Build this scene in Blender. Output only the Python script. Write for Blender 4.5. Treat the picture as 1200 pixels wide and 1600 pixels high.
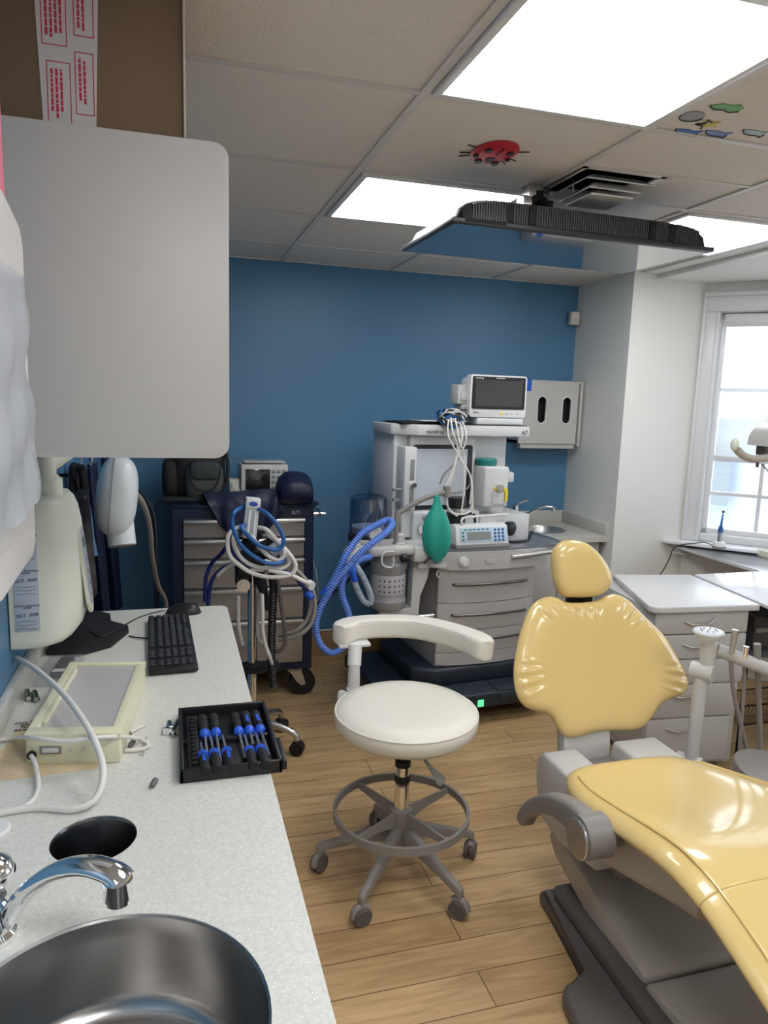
import bpy, bmesh, math, random
from mathutils import Vector, Matrix
random.seed(7)
PI = math.pi
for o in list(bpy.data.objects): bpy.data.objects.remove(o)
S = bpy.context.scene
COL = S.collection
# ------------------------------------------------------------ camera
CR = Vector((.95974, -.27918, .03092)); CF = Vector((.28055, .94741, -.15398)); CU = Vector((.01369, .15646, .98759))
CC = Vector((0, 0, 1.554)); FPX = 1130.0
cam = bpy.data.objects.new('camera', bpy.data.cameras.new('camera')); COL.objects.link(cam)
cam.matrix_world = Matrix(((CR.x, CU.x, -CF.x, CC.x), (CR.y, CU.y, -CF.y, CC.y), (CR.z, CU.z, -CF.z, CC.z), (0, 0, 0, 1)))
cam.data.sensor_fit = 'HORIZONTAL'; cam.data.sensor_width = 36; cam.data.lens = FPX / 1200 * 36; cam.data.clip_start = .02
S.camera = cam
# ------------------------------------------------------------ light
S.view_settings.view_transform = 'Standard'; S.view_settings.look = 'None'; S.view_settings.gamma = 1
S.view_settings.exposure = 1.24
TROFFER = 5.0
w = bpy.data.worlds.new('sky'); S.world = w; w.use_nodes = True
w.node_tree.nodes['Background'].inputs[0].default_value = (.80, .90, 1, 1)
w.node_tree.nodes['Background'].inputs[1].default_value = 1.9

def at(u, v, y=None, x=None, z=None):
    """world point at a known depth (or height) seen in direction u, v"""
    d = CR * ((u - 600) / FPX) + CF - CU * ((v - 800) / FPX)
    if y is not None: t = (y - CC.y) / d.y
    elif x is not None: t = (x - CC.x) / d.x
    else: t = (z - CC.z) / d.z
    return CC + d * t
def cp(ox, oy, s, pts, Y):
    return [at(ox + p[0] / s, oy + p[1] / s, y=(p[2] if len(p) > 2 else Y)) for p in pts]

# ------------------------------------------------------------ materials
MATS = {}
def mat(name, col=(.8, .8, .8), rough=.5, metal=0, bump=0, bscale=60, var=0, vscale=8, coat=0, trans=0, alpha=1, emit=None, estr=1, spec=.5, ior=1.45):
    if name in MATS: return MATS[name]
    m = bpy.data.materials.new(name); m.use_nodes = True; nt = m.node_tree; b = nt.nodes['Principled BSDF']
    I = b.inputs
    I['Base Color'].default_value = (*col, 1); I['Roughness'].default_value = rough; I['Metallic'].default_value = metal
    I['Coat Weight'].default_value = coat; I['Coat Roughness'].default_value = .08
    I['Transmission Weight'].default_value = trans; I['Alpha'].default_value = alpha
    I['Specular IOR Level'].default_value = spec; I['IOR'].default_value = ior
    if emit: I['Emission Color'].default_value = (*emit, 1); I['Emission Strength'].default_value = estr
    tc = nt.nodes.new('ShaderNodeTexCoord')
    if var:
        n = nt.nodes.new('ShaderNodeTexNoise'); n.inputs['Scale'].default_value = vscale; n.inputs['Detail'].default_value = 5
        r = nt.nodes.new('ShaderNodeValToRGB'); e = r.color_ramp.elements
        e[0].position = .3; e[1].position = .7
        e[0].color = (*[c * (1 - var) for c in col], 1); e[1].color = (*[min(1, c * (1 + var)) for c in col], 1)
        nt.links.new(tc.outputs['Object'], n.inputs['Vector']); nt.links.new(n.outputs['Fac'], r.inputs['Fac']); nt.links.new(r.outputs['Color'], I['Base Color'])
    if bump:
        n = nt.nodes.new('ShaderNodeTexNoise'); n.inputs['Scale'].default_value = bscale; n.inputs['Detail'].default_value = 4
        bp = nt.nodes.new('ShaderNodeBump'); bp.inputs['Strength'].default_value = bump; bp.inputs['Distance'].default_value = .01
        nt.links.new(tc.outputs['Object'], n.inputs['Vector']); nt.links.new(n.outputs['Fac'], bp.inputs['Height']); nt.links.new(bp.outputs['Normal'], I['Normal'])
    MATS[name] = m; return m

def floor_mat():
    m = mat('maple_planks', (.5, .33, .17), .36); nt = m.node_tree; b = nt.nodes['Principled BSDF']
    tc = nt.nodes.new('ShaderNodeTexCoord'); L = nt.links.new
    br = nt.nodes.new('ShaderNodeTexBrick'); br.offset = .37; br.inputs['Scale'].default_value = 1
    br.inputs['Brick Width'].default_value = 1.15; br.inputs['Row Height'].default_value = .122; br.inputs['Mortar Size'].default_value = .0016; br.inputs['Mortar Smooth'].default_value = .2
    br.inputs['Color1'].default_value = (.50, .33, .165, 1); br.inputs['Color2'].default_value = (.60, .415, .225, 1); br.inputs['Mortar'].default_value = (.13, .07, .03, 1)
    L(tc.outputs['Object'], br.inputs['Vector'])
    mp = nt.nodes.new('ShaderNodeMapping'); mp.inputs['Scale'].default_value = (1.6, 16, 1); L(tc.outputs['Object'], mp.inputs['Vector'])
    n = nt.nodes.new('ShaderNodeTexNoise'); n.inputs['Scale'].default_value = 2.2; n.inputs['Detail'].default_value = 8; n.inputs['Distortion'].default_value = 1.2; L(mp.outputs['Vector'], n.inputs['Vector'])
    r = nt.nodes.new('ShaderNodeValToRGB'); r.color_ramp.elements[0].position = .3; r.color_ramp.elements[0].color = (.72, .68, .62, 1); r.color_ramp.elements[1].position = .72; r.color_ramp.elements[1].color = (1.12, 1.1, 1.08, 1)
    L(n.outputs['Fac'], r.inputs['Fac'])
    mx = nt.nodes.new('ShaderNodeMix'); mx.data_type = 'RGBA'; mx.blend_type = 'MULTIPLY'; mx.inputs[0].default_value = 1
    L(br.outputs['Color'], mx.inputs[6]); L(r.outputs['Color'], mx.inputs[7]); L(mx.outputs[2], b.inputs['Base Color'])
    return m
def worktop_mat(name, col):
    m = mat(name, col, .38); nt = m.node_tree; b = nt.nodes['Principled BSDF']; L = nt.links.new
    tc = nt.nodes.new('ShaderNodeTexCoord')
    v = nt.nodes.new('ShaderNodeTexVoronoi'); v.inputs['Scale'].default_value = 190; L(tc.outputs['Object'], v.inputs['Vector'])
    r = nt.nodes.new('ShaderNodeValToRGB'); e = r.color_ramp.elements
    e[0].position = .12; e[0].color = (.86, .85, .81, 1); e[1].position = .3; e[1].color = (*col, 1)
    L(v.outputs['Distance'], r.inputs['Fac'])
    n = nt.nodes.new('ShaderNodeTexNoise'); n.inputs['Scale'].default_value = 110; L(tc.outputs['Object'], n.inputs['Vector'])
    r2 = nt.nodes.new('ShaderNodeValToRGB'); r2.color_ramp.elements[0].position = .35; r2.color_ramp.elements[0].color = (.91, .91, .91, 1); r2.color_ramp.elements[1].position = .6
    L(n.outputs['Fac'], r2.inputs['Fac'])
    mx = nt.nodes.new('ShaderNodeMix'); mx.data_type = 'RGBA'; mx.blend_type = 'MULTIPLY'; mx.inputs[0].default_value = 1
    L(r.outputs['Color'], mx.inputs[6]); L(r2.outputs['Color'], mx.inputs[7]); L(mx.outputs[2], b.inputs['Base Color'])
    return m
def pane_mat(name, tint, gl=.12, tr=1.0):
    m = bpy.data.materials.new(name); m.use_nodes = True; nt = m.node_tree; nt.nodes.clear(); L = nt.links.new
    out = nt.nodes.new('ShaderNodeOutputMaterial'); mx = nt.nodes.new('ShaderNodeMixShader'); mx.inputs[0].default_value = gl
    t = nt.nodes.new('ShaderNodeBsdfTransparent'); t.inputs[0].default_value = (*tint, 1)
    g = nt.nodes.new('ShaderNodeBsdfGlossy'); g.inputs['Roughness'].default_value = .05
    L(t.outputs[0], mx.inputs[1]); L(g.outputs[0], mx.inputs[2]); L(mx.outputs[0], out.inputs[0]); MATS[name] = m; return m
def film_mat(name, col, op):
    m = bpy.data.materials.new(name); m.use_nodes = True; nt = m.node_tree; nt.nodes.clear(); L = nt.links.new
    out = nt.nodes.new('ShaderNodeOutputMaterial'); mx = nt.nodes.new('ShaderNodeMixShader'); mx.inputs[0].default_value = op
    t = nt.nodes.new('ShaderNodeBsdfTransparent')
    g = nt.nodes.new('ShaderNodeBsdfPrincipled'); g.inputs['Base Color'].default_value = (*col, 1); g.inputs['Roughness'].default_value = .25
    tl = nt.nodes.new('ShaderNodeBsdfTranslucent'); tl.inputs[0].default_value = (*col, 1)
    m2 = nt.nodes.new('ShaderNodeMixShader'); m2.inputs[0].default_value = .35
    L(g.outputs[0], m2.inputs[1]); L(tl.outputs[0], m2.inputs[2])
    L(t.outputs[0], mx.inputs[1]); L(m2.outputs[0], mx.inputs[2]); L(mx.outputs[0], out.inputs[0]); MATS[name] = m; return m

BLUE = mat('blue_wall_paint', (.088, .225, .38), .4, bump=.05, bscale=250)
WHITEW = mat('white_wall_paint', (.78, .78, .74), .55, bump=.04, bscale=250)
TRIM = mat('white_gloss_trim', (.74, .74, .75), .3)
FLOOR = floor_mat()
WOODB = mat('maple_baseboard', (.40, .25, .12), .4, var=.2, vscale=5)
TILE = mat('acoustic_tile', (.80, .75, .69), .9, bump=.55, bscale=240, var=.06, vscale=200)
GRID = mat('ceiling_grid_metal', (.66, .64, .61), .45)
WTOP = worktop_mat('speckled_worktop', (.66, .65, .60))
WTOP2 = worktop_mat('sand_worktop', (.56, .54, .49))
LAM = mat('grey_laminate', (.52, .505, .485), .42, bump=.02, bscale=300)
LAMD = mat('dark_grey_laminate', (.22, .21, .21), .45)
CAB = mat('white_grey_cabinet', (.60, .59, .585), .35)
STEEL = mat('brushed_steel', (.40, .39, .38), .24, 1, var=.15, vscale=3)
STEEL2 = mat('satin_steel', (.62, .61, .60), .3, 1)
CHROME = mat('chrome', (.82, .83, .85), .07, 1)
BLACKP = mat('black_plastic', (.012, .012, .014), .38)
BLACKM = mat('matte_black', (.008, .008, .01), .7)
RUBBER = mat('black_rubber', (.012, .012, .012), .55)
GREYP = mat('warm_grey_plastic', (.25, .23, .215), .42)
GREYL = mat('light_grey_plastic', (.55, .54, .52), .38)
GREYD = mat('dark_taupe_plastic', (.115, .103, .10), .45)
BEIGE = mat('beige_plastic', (.47, .43, .385), .4)
CREAM = mat('aged_cream_plastic', (.72, .70, .50), .42)
XRAYM = mat('pale_cream_enamel', (.70, .71, .61), .35)
WHITEP = mat('white_plastic', (.72, .72, .72), .32)
XWHITE = mat('cool_white_enamel', (.66, .69, .72), .3)
VINYLW = mat('cream_white_vinyl', (.78, .75, .66), .38, bump=.06, bscale=25)
VINYLY = mat('yellow_vinyl', (.78, .575, .23), .24, coat=.8, bump=.22, bscale=9)
NAVY = mat('navy_paint', (.008, .018, .05), .3)
NAVYC = mat('navy_cloth', (.006, .010, .038), .5, bump=.5, bscale=22)
BAGB = mat('black_nylon', (.014, .015, .017), .65, bump=.3, bscale=90)
BAGG = mat('grey_nylon', (.06, .065, .065), .7, bump=.3, bscale=90)
CARD = mat('cardboard', (.205, .135, .08), .85, bump=.08, bscale=60)
TAPE = mat('white_tape', (.62, .58, .57), .35)
RED = mat('red_ink', (.55, .03, .06), .6)
SCREEN = mat('dark_screen', (.02, .021, .023), .07, coat=1)
SCREENG = mat('grey_lcd', (.25, .27, .26), .3)
TVG = mat('tv_screen_glass', (.012, .012, .014), .03, spec=1.0, coat=1, ior=1.9)
GREEN = mat('green_rubber_bag', (.02, .33, .26), .42, bump=.1, bscale=20)
TEAL = mat('teal_plastic', (.015, .19, .18), .4)
BLUEH = mat('blue_corrugated_hose', (.12, .25, .75), .3, alpha=.88)
CLEARH = mat('clear_grey_hose', (.42, .50, .58), .25, alpha=.75)
BLUET = mat('blue_rubber_hose', (.02, .12, .36), .4)
WHITEH = mat('white_rubber_hose', (.72, .70, .66), .4)
GREYH = mat('grey_rubber_hose', (.28, .26, .23), .45)
BASEN = mat('dark_slate_plastic', (.022, .030, .045), .4)
BLUEP = mat('blue_plastic', (.02, .10, .60), .35)
BTAPE = mat('blue_masking_tape', (.02, .12, .55), .6)
YEL = mat('yellow_plastic', (.80, .66, .03), .4)
PAPER = mat('manila_paper', (.66, .52, .33), .7)
SHEET = mat('pale_blue_label', (.48, .53, .62), .5)
INK = mat('dark_ink', (.03, .035, .09), .6)
INKB = mat('black_ink', (.02, .02, .02), .5)
PINK = mat('pink_card', (.85, .22, .32), .5)
LIGHTP = mat('opal_diffuser', (.8, .8, .8), .4)
GLOW = mat('lit_opal_lens', (.9, .9, .9), .5, emit=(.97, .985, 1.0), estr=TROFFER)
CLEAR = pane_mat('clear_acrylic', (.72, .80, .90), .12)
GLASS = pane_mat('window_glass', (.97, .98, 1), .06)
SHADE = film_mat('roller_shade_mesh', (.80, .82, .82), .5)
BAGF = film_mat('clear_plastic_bag', (.66, .69, .74), .5)
GREENL = mat('green_power_lamp', (.02, .2, .05), .4, emit=(.1, .8, .25), estr=.8)
MARB = mat('glossy_white_marble', (.74, .75, .78), .16, var=.12, vscale=3.5, coat=.4)
SNOW = mat('bright_ground', (.9, .9, .92), .8)
BUILD = mat('pale_blue_siding', (.50, .55, .66), .7, var=.1, vscale=1)
BRONZE = mat('bronze_wire', (.05, .035, .025), .45, 1)
DGREEN = mat('dark_green_plastic', (.02, .10, .03), .4)
DISPW = mat('dispenser_white', (.68, .66, .645), .35)

# ------------------------------------------------------------ mesh helpers
MW = {}
def basis(d):
    d = d.normalized(); a = Vector((0, 0, 1)) if abs(d.z) < .9 else Vector((1, 0, 0))
    u = d.cross(a).normalized(); return u, d.cross(u).normalized(), d
def spline(pts, step=.01, closed=False):
    P = [Vector(p) for p in pts]; n = len(P); out = []
    if n == 2: return [P[0].lerp(P[1], k / 4) for k in range(5)]
    segs = n if closed else n - 1
    for i in range(segs):
        if closed: a, b, c, d = P[(i - 1) % n], P[i], P[(i + 1) % n], P[(i + 2) % n]
        else: a, b, c, d = P[max(0, i - 1)], P[i], P[i + 1], P[min(n - 1, i + 2)]
        k = max(2, int((c - b).length / step))
        for j in range(k):
            t = j / k; t2 = t * t; t3 = t2 * t
            out.append(.5 * ((2 * b) + (c - a) * t + (2 * a - 5 * b + 4 * c - d) * t2 + (3 * b - a - 3 * c + d) * t3))
    if not closed: out.append(P[-1])
    return out
class MB:
    def __init__(s): s.bm = bmesh.new()
    def _bev(s, verts, off, seg=2, edges=None):
        vs = set(verts)
        es = edges or [e for e in s.bm.edges if e.verts[0] in vs and e.verts[1] in vs]
        bmesh.ops.bevel(s.bm, geom=es, offset=off, segments=seg, affect='EDGES', profile=.5, clamp_overlap=True)
    def box(s, x0, x1, y0, y1, z0, z1, bev=0, seg=2, M=None):
        r = bmesh.ops.create_cube(s.bm, size=1); vs = r['verts']
        for v in vs: v.co = Vector((x0 + (v.co.x + .5) * (x1 - x0), y0 + (v.co.y + .5) * (y1 - y0), z0 + (v.co.z + .5) * (z1 - z0)))
        if M:
            for v in vs: v.co = M @ v.co
        if bev: s._bev(vs, bev, seg)
        return s
    def rings(s, R, caps=True, closed=False):
        V = [[s.bm.verts.new(p) for p in r] for r in R]; n = len(V[0])
        m = len(V) if closed else len(V) - 1
        for i in range(m):
            a = V[i]; b = V[(i + 1) % len(V)]
            for k in range(n):
                try: s.bm.faces.new((a[k], a[(k + 1) % n], b[(k + 1) % n], b[k]))
                except ValueError: pass
        if caps and not closed:
            for r in (V[0], V[-1]):
                try: s.bm.faces.new(r)
                except ValueError: pass
        return s
    def cyl(s, p0, p1, r0, r1=None, seg=20):
        r1 = r0 if r1 is None else r1; p0 = Vector(p0); p1 = Vector(p1); u, v, d = basis(p1 - p0)
        return s.rings([[p + (u * math.cos(a) + v * math.sin(a)) * r for a in [2 * PI * k / seg for k in range(seg)]] for p, r in ((p0, r0), (p1, r1))])
    def lathe(s, prof, c=(0, 0, 0), axis=(0, 0, 1), seg=28, caps=True, sx=1):
        c = Vector(c); u, v, d = basis(Vector(axis))
        return s.rings([[c + d * z + (u * math.cos(a) * sx + v * math.sin(a)) * max(r, 1e-4) for a in [2 * PI * k / seg for k in range(seg)]] for r, z in prof], caps)
    def tube(s, pts, r, seg=10, step=.012, closed=False, rf=None, flat=1):
        P = spline(pts, step, closed); R = []; n = len(P); up = None; L = 0
        for i, p in enumerate(P):
            if closed: t = P[(i + 1) % n] - P[i - 1]
            else: t = P[min(n - 1, i + 1)] - P[max(0, i - 1)]
            if t.length < 1e-9: t = Vector((0, 0, 1))
            t.normalize()
            if up is None: up = basis(t)[0]
            else:
                up = (up - t * up.dot(t))
                up = up.normalized() if up.length > 1e-6 else basis(t)[0]
            v = t.cross(up); rr = rf(i / (n - 1), i) * r if rf else r
            R.append([p + (up * math.cos(a) + v * math.sin(a) * flat) * rr for a in [2 * PI * k / seg for k in range(seg)]])
        return s.rings(R, True, closed)
    def prism(s, poly, ax, a0, a1, bev=0, seg=2):
        """poly in the two other axes (in xyz order) extruded along ax"""
        def mk(p, a):
            q = list(p); q.insert('xyz'.index(ax), a); return Vector(q)
        A = [s.bm.verts.new(mk(p, a0)) for p in poly]; B = [s.bm.verts.new(mk(p, a1)) for p in poly]; n = len(poly)
        for k in range(n): s.bm.faces.new((A[k], A[(k + 1) % n], B[(k + 1) % n], B[k]))
        s.bm.faces.new(A); s.bm.faces.new(B[::-1])
        if bev: s._bev(A + B, bev, seg)
        return s
    def ball(s, c, rx, ry=None, rz=None, M=None, p=1, seg=24, rng=14):
        ry = ry or rx; rz = rz or rx; c = Vector(c); R = []
        def f(t): return math.copysign(abs(t) ** p, t)
        for i in range(rng + 1):
            th = -PI / 2 + PI * i / rng; cz = f(math.sin(th)); cr = max(1e-3, f(math.cos(th)) if i not in (0, rng) else 1e-3)
            ring = []
            for k in range(seg):
                a = 2 * PI * k / seg; q = Vector((rx * cr * f(math.cos(a)), ry * cr * f(math.sin(a)), rz * cz))
                ring.append(c + (M @ q if M else q))
            R.append(ring)
        return s.rings(R)
    def quad(s, pts):
        s.bm.faces.new([s.bm.verts.new(Vector(p)) for p in pts]); return s
    def plate(s, outer, holes, z0, z1):
        es = []; loops = []
        for lp in [outer] + holes:
            vs = [s.bm.verts.new((p[0], p[1], z1)) for p in lp]; loops.append(vs)
            for k in range(len(vs)): es.append(s.bm.edges.new((vs[k], vs[(k + 1) % len(vs)])))
        g = bmesh.ops.triangle_fill(s.bm, edges=es, use_beauty=True)
        top = [f for f in g['geom'] if isinstance(f, bmesh.types.BMFace)]
        mp = {}
        for lp in loops:
            for v in lp: mp[v] = s.bm.verts.new((v.co.x, v.co.y, z0))
        for f in top: s.bm.faces.new([mp[v] for v in f.verts][::-1])
        for lp in loops:
            for k in range(len(lp)): s.bm.faces.new((lp[k], lp[(k + 1) % len(lp)], mp[lp[(k + 1) % len(lp)]], mp[lp[k]]))
        return s
    def wall(s, pts, th):
        """thin sheet from a grid of points [rows][cols], given thickness along normals"""
        R = len(pts); Cn = len(pts[0]); N = []
        for i in range(R):
            row = []
            for j in range(Cn):
                du = Vector(pts[min(R - 1, i + 1)][j]) - Vector(pts[max(0, i - 1)][j]); dv = Vector(pts[i][min(Cn - 1, j + 1)]) - Vector(pts[i][max(0, j - 1)])
                n = du.cross(dv); row.append(n.normalized() if n.length > 1e-9 else Vector((0, 0, 1)))
            N.append(row)
        A = [[s.bm.verts.new(Vector(pts[i][j]) + N[i][j] * th / 2) for j in range(Cn)] for i in range(R)]
        B = [[s.bm.verts.new(Vector(pts[i][j]) - N[i][j] * th / 2) for j in range(Cn)] for i in range(R)]
        for i in range(R - 1):
            for j in range(Cn - 1):
                s.bm.faces.new((A[i][j], A[i + 1][j], A[i + 1][j + 1], A[i][j + 1])); s.bm.faces.new((B[i][j], B[i][j + 1], B[i + 1][j + 1], B[i + 1][j]))
        for i in range(R - 1):
            s.bm.faces.new((A[i][0], B[i][0], B[i + 1][0], A[i + 1][0])); s.bm.faces.new((A[i][-1], A[i + 1][-1], B[i + 1][-1], B[i][-1]))
        for j in range(Cn - 1):
            s.bm.faces.new((A[0][j], A[0][j + 1], B[0][j + 1], B[0][j])); s.bm.faces.new((A[-1][j], B[-1][j], B[-1][j + 1], A[-1][j + 1]))
        return s
    def build(s, name, m, parent=None, local=False, smooth=True, ang=38):
        bm = s.bm; bmesh.ops.recalc_face_normals(bm, faces=bm.faces[:])
        if parent is not None and not local:
            inv = MW[parent].inverted()
            for v in bm.verts: v.co = inv @ v.co
        org = Vector((0, 0, 0))
        if parent is None:
            xs = [v.co.x for v in bm.verts]; ys = [v.co.y for v in bm.verts]; zs = [v.co.z for v in bm.verts]
            org = Vector(((min(xs) + max(xs)) / 2, (min(ys) + max(ys)) / 2, min(zs)))
            for v in bm.verts: v.co -= org
        if smooth:
            for f in bm.faces: f.smooth = True
            for e in bm.edges:
                if len(e.link_faces) == 2 and e.calc_face_angle(0) > math.radians(ang): e.smooth = False
        me = bpy.data.meshes.new(name); bm.to_mesh(me); bm.free(); me.materials.append(m)
        o = bpy.data.objects.new(name, me); COL.objects.link(o)
        if parent is not None:
            o.parent = parent; MW[o] = MW[parent].copy()
        else: o.location = org; MW[o] = Matrix.Translation(org)
        return o
def tag(o, label, cat, group=None):
    o['label'] = label; o['category'] = cat
    if group: o['group'] = group
    return o
def thing(name, label, cat, loc=(0, 0, 0), rz=0, group=None):
    o = bpy.data.objects.new(name, None); COL.objects.link(o); o.location = loc; o.rotation_euler = (0, 0, rz); o.empty_display_size = .05
    MW[o] = Matrix.Translation(Vector(loc)) @ Matrix.Rotation(rz, 4, 'Z')
    return tag(o, label, cat, group)
def struct(o): o['kind'] = 'structure'; return o
def text(s, size, M, m, parent, name='lettering', ext=.0004, align='CENTER'):
    c = bpy.data.curves.new('t', 'FONT'); c.body = s; c.size = size; c.extrude = ext; c.align_x = align; c.align_y = 'CENTER'; c.resolution_u = 3
    t = bpy.data.objects.new('t', c); COL.objects.link(t); bpy.context.view_layer.update()
    me = bpy.data.meshes.new_from_object(t); bpy.data.objects.remove(t)
    me.transform(MW[parent].inverted() @ M); me.materials.clear(); me.materials.append(m)
    o = bpy.data.objects.new(name, me); COL.objects.link(o); o.parent = parent; MW[o] = MW[parent].copy(); return o
def frame(o, xdir, zdir):
    """matrix at o with text x along xdir, text up along zdir"""
    x = Vector(xdir).normalized(); z = Vector(zdir).normalized(); n = x.cross(z).normalized(); z = n.cross(x)
    return Matrix(((x.x, z.x, n.x, o[0]), (x.y, z.y, n.y, o[1]), (x.z, z.z, n.z, o[2]), (0, 0, 0, 1)))
def circ(cx, cy, r, n=48): return [(cx + r * math.cos(2 * PI * k / n), cy + r * math.sin(2 * PI * k / n)) for k in range(n)]
def rrect(x0, x1, y0, y1, r, n=5):
    P = []
    for cx, cy, a0 in ((x1 - r, y1 - r, 0), (x0 + r, y1 - r, PI / 2), (x0 + r, y0 + r, PI), (x1 - r, y0 + r, 1.5 * PI)):
        for k in range(n + 1): a = a0 + PI / 2 * k / n; P.append((cx + r * math.cos(a), cy + r * math.sin(a)))
    return P
def dup(root, loc, rz, label, group=None):
    r = root.copy(); COL.objects.link(r); r.location = loc; r.rotation_euler = (0, 0, rz); r['label'] = label
    if group: r['group'] = group
    for ch in list(root.children):
        c = ch.copy(); COL.objects.link(c); c.parent = r
        for g in list(ch.children):
            d = g.copy(); COL.objects.link(d); d.parent = c
    return r

# ============================================================ ROOM
H = 2.294; BH = 2.262; XL = -.365; YB = 4.159; XC = 2.455; YC = 3.585; XR = 4.25; YN = -1.4
struct(MB().box(XL - .1, XR + .1, YN - .1, YB + .1, -.1, 0).build('floor', FLOOR, smooth=False))
struct(MB().box(XL - .1, XL, YN - .1, YB + .1, 0, H + .1).build('wall_left', BLUE, smooth=False))
struct(MB().box(XL, XC, YB, YB + .1, 0, H + .1).build('wall_back', BLUE, smooth=False))
struct(MB().box(XC, 2.938, YC, YB + .1, 0, H + .1).build('wall_column', WHITEW, smooth=False))
struct(MB().box(XL, XR, YN - .1, YN, 0, H + .1).build('wall_near', WHITEW, smooth=False))
# bay wall at 45 degrees with the window opening; s runs along the wall
B0 = Vector((2.938, 3.585, 0)); BD = Vector((1, -1, 0)).normalized(); BN = Vector((1, 1, 0)).normalized()
MBay = Matrix(((BD.x, BN.x, 0, B0.x), (BD.y, BN.y, 0, B0.y), (0, 0, 1, 0), (0, 0, 0, 1)))
WS0, WS1, WZ0, WZ1 = .085, .93, .815, 2.10; BL = 1.86
b = MB()
for x0, x1, z0, z1 in ((-.1, WS0, 0, H), (WS1, BL, 0, H), (WS0, WS1, 0, WZ0), (WS0, WS1, WZ1, H)): b.box(x0, x1, 0, .14, z0, z1, M=MBay)
struct(b.build('wall_bay', WHITEW, smooth=False))
BE = B0 + BD * BL
# right wall with its own window, out of the frame
b = MB()
RW = (.55, 1.95)
b.box(XR, XR + .14, YN - .1, RW[0], 0, H); b.box(XR, XR + .14, RW[1], BE.y + .1, 0, H); b.box(XR, XR + .14, RW[0], RW[1], 0, .85); b.box(XR, XR + .14, RW[0], RW[1], 2.1, H)
struct(b.build('wall_right', WHITEW, smooth=False))
struct(MB().box(XL - .1, 2.61, YN - .1, YB + .1, H, H + .1).build('ceiling', TILE, smooth=False))
struct(MB().box(2.61, XR + .2, YN - .1, YB + .1, BH, H + .1).box(2.52, 2.61, YN, YC, H - .006, H).build('trim_1', WHITEW, smooth=False))
# ceiling grid
TX = [-.0375, .5995, 1.2365, 1.8735, 2.5105]; LY = [1.797 - .636 * k for k in range(5, 0, -1)] + [1.797 + .636 * k for k in range(4)]
g = MB()
for x in TX: g.box(x - .012, x + .012, YN, YB, H - .006, H + .002)
for y in LY: g.box(XL, 2.52, y - .012, y + .012, H - .005, H + .002)
g.box(XL, 2.52, YB - .012, YB, H - .006, H); g.box(2.50, 2.535, YN, YC, H - .008, H)
g.box(1.2365, 1.8735, 2.108, 2.122, H - .005, H); g.box(1.548, 1.562, 2.115, 2.433, H - .005, H)
struct(g.build('trim_2', GRID, smooth=False))
struct(MB().box(XL, 2.455, YB - .018, YB, 0, .15, .003).build('baseboard_back', WOODB))
struct(MB().box(XC - .015, XC, YC, YB - .02, 0, .12, .003).box(XC - .015, 2.938, YC - .015, YC, 0, .12, .003).build('baseboard_right', TRIM))
# window 1
def window(name, M, s0, s1, z0, z1, cols, railz, rows_up, rows_dn):
    t = bpy.data.objects.new(name, None); COL.objects.link(t); MW[t] = Matrix.Identity(4); t['kind'] = 'structure'
    f = MB(); fw = .035
    f.box(s0, s0 + fw, .03, .11, z0, z1, .003, M=M); f.box(s1 - fw, s1, .03, .11, z0, z1, .003, M=M)
    f.box(s0, s1, .03, .11, z1 - fw, z1, .003, M=M); f.box(s0, s1, .03, .12, z0, z0 + .045, .003, M=M)
    f.box(s0, s1, .05, .10, railz - .02, railz + .02, .003, M=M)
    a0, a1 = s0 + fw, s1 - fw
    for k in range(1, cols):
        x = a0 + (a1 - a0) * k / cols; f.box(x - .011, x + .011, .06, .085, z0 + .03, z1 - .03, .003, M=M)
    for (q0, q1, n) in ((railz, z1 - fw, rows_up), (z0 + .04, railz, rows_dn)):
        for k in range(1, n):
            z = q0 + (q1 - q0) * k / n; f.box(a0, a1, .06, .085, z - .011, z + .011, .003, M=M)
    f.build('window_frame', TRIM, t)
    MB().box(a0, a1, .07, .074, z0 + .03, z1 - .03, M=M).build('window_glass', GLASS, t, smooth=False)
    c = MB()
    for d, ww in ((-.022, .09), (-.034, .03)): pass
    c.box(s0 - .085, s0, -.022, 0, z0 - .03, z1, .004, M=M).box(s0 - .095, s0 - .075, -.034, 0, z0 - .03, z1 + .1, .006, M=M).box(s0 - .02, s0, -.03, 0, z0 - .03, z1, .005, M=M)
    c.box(s1, s1 + .085, -.022, 0, z0 - .03, z1, .004, M=M).box(s1 + .075, s1 + .095, -.034, 0, z0 - .03, z1 + .1, .006, M=M)
    c.box(s0 - .08, s1 + .08, -.024, 0, z1, z1 + .085, .004, M=M).box(s0 - .095, s1 + .095, -.036, 0, z1 + .085, z1 + .11, .006, M=M)
    c.build('window_casing', TRIM, t)
    l = MB(); l.box(s0, s0 + .004, 0, .03, z0, z1, M=M).box(s1 - .004, s1, 0, .03, z0, z1, M=M).box(s0, s1, 0, .03, z1 - .004, z1, M=M); l.build('window_lining', TRIM, t)
    return t
W1 = window('window_1', MBay, WS0, WS1, WZ0, WZ1, 3, 1.275, 2, 2)
MB().box(-.10, WS1 + .12, -.13, .03, .765, .785, .006, M=MBay).box(-.05, .03, -.05, -.005, .70, .765, .006, M=MBay).box(-.055, .035, -.058, -.005, .695, .708, .004, M=MBay).box(WS0, WS1, -.01, .03, .785, .83, .004, M=MBay).build('window_sill', TRIM, W1)
MR = Matrix(((0, 1, 0, XR), (1, 0, 0, 0), (0, 0, 1, 0), (0, 0, 0, 1)))
W2 = window('window_2', MR, RW[0], RW[1], .85, 2.1, 4, 1.4, 2, 2)
t = thing('roller_shade', 'white translucent roller shade drawn halfway down the bay window', 'shade', B0 + BD * .5 + Vector((0, 0, 1.28)))
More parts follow.
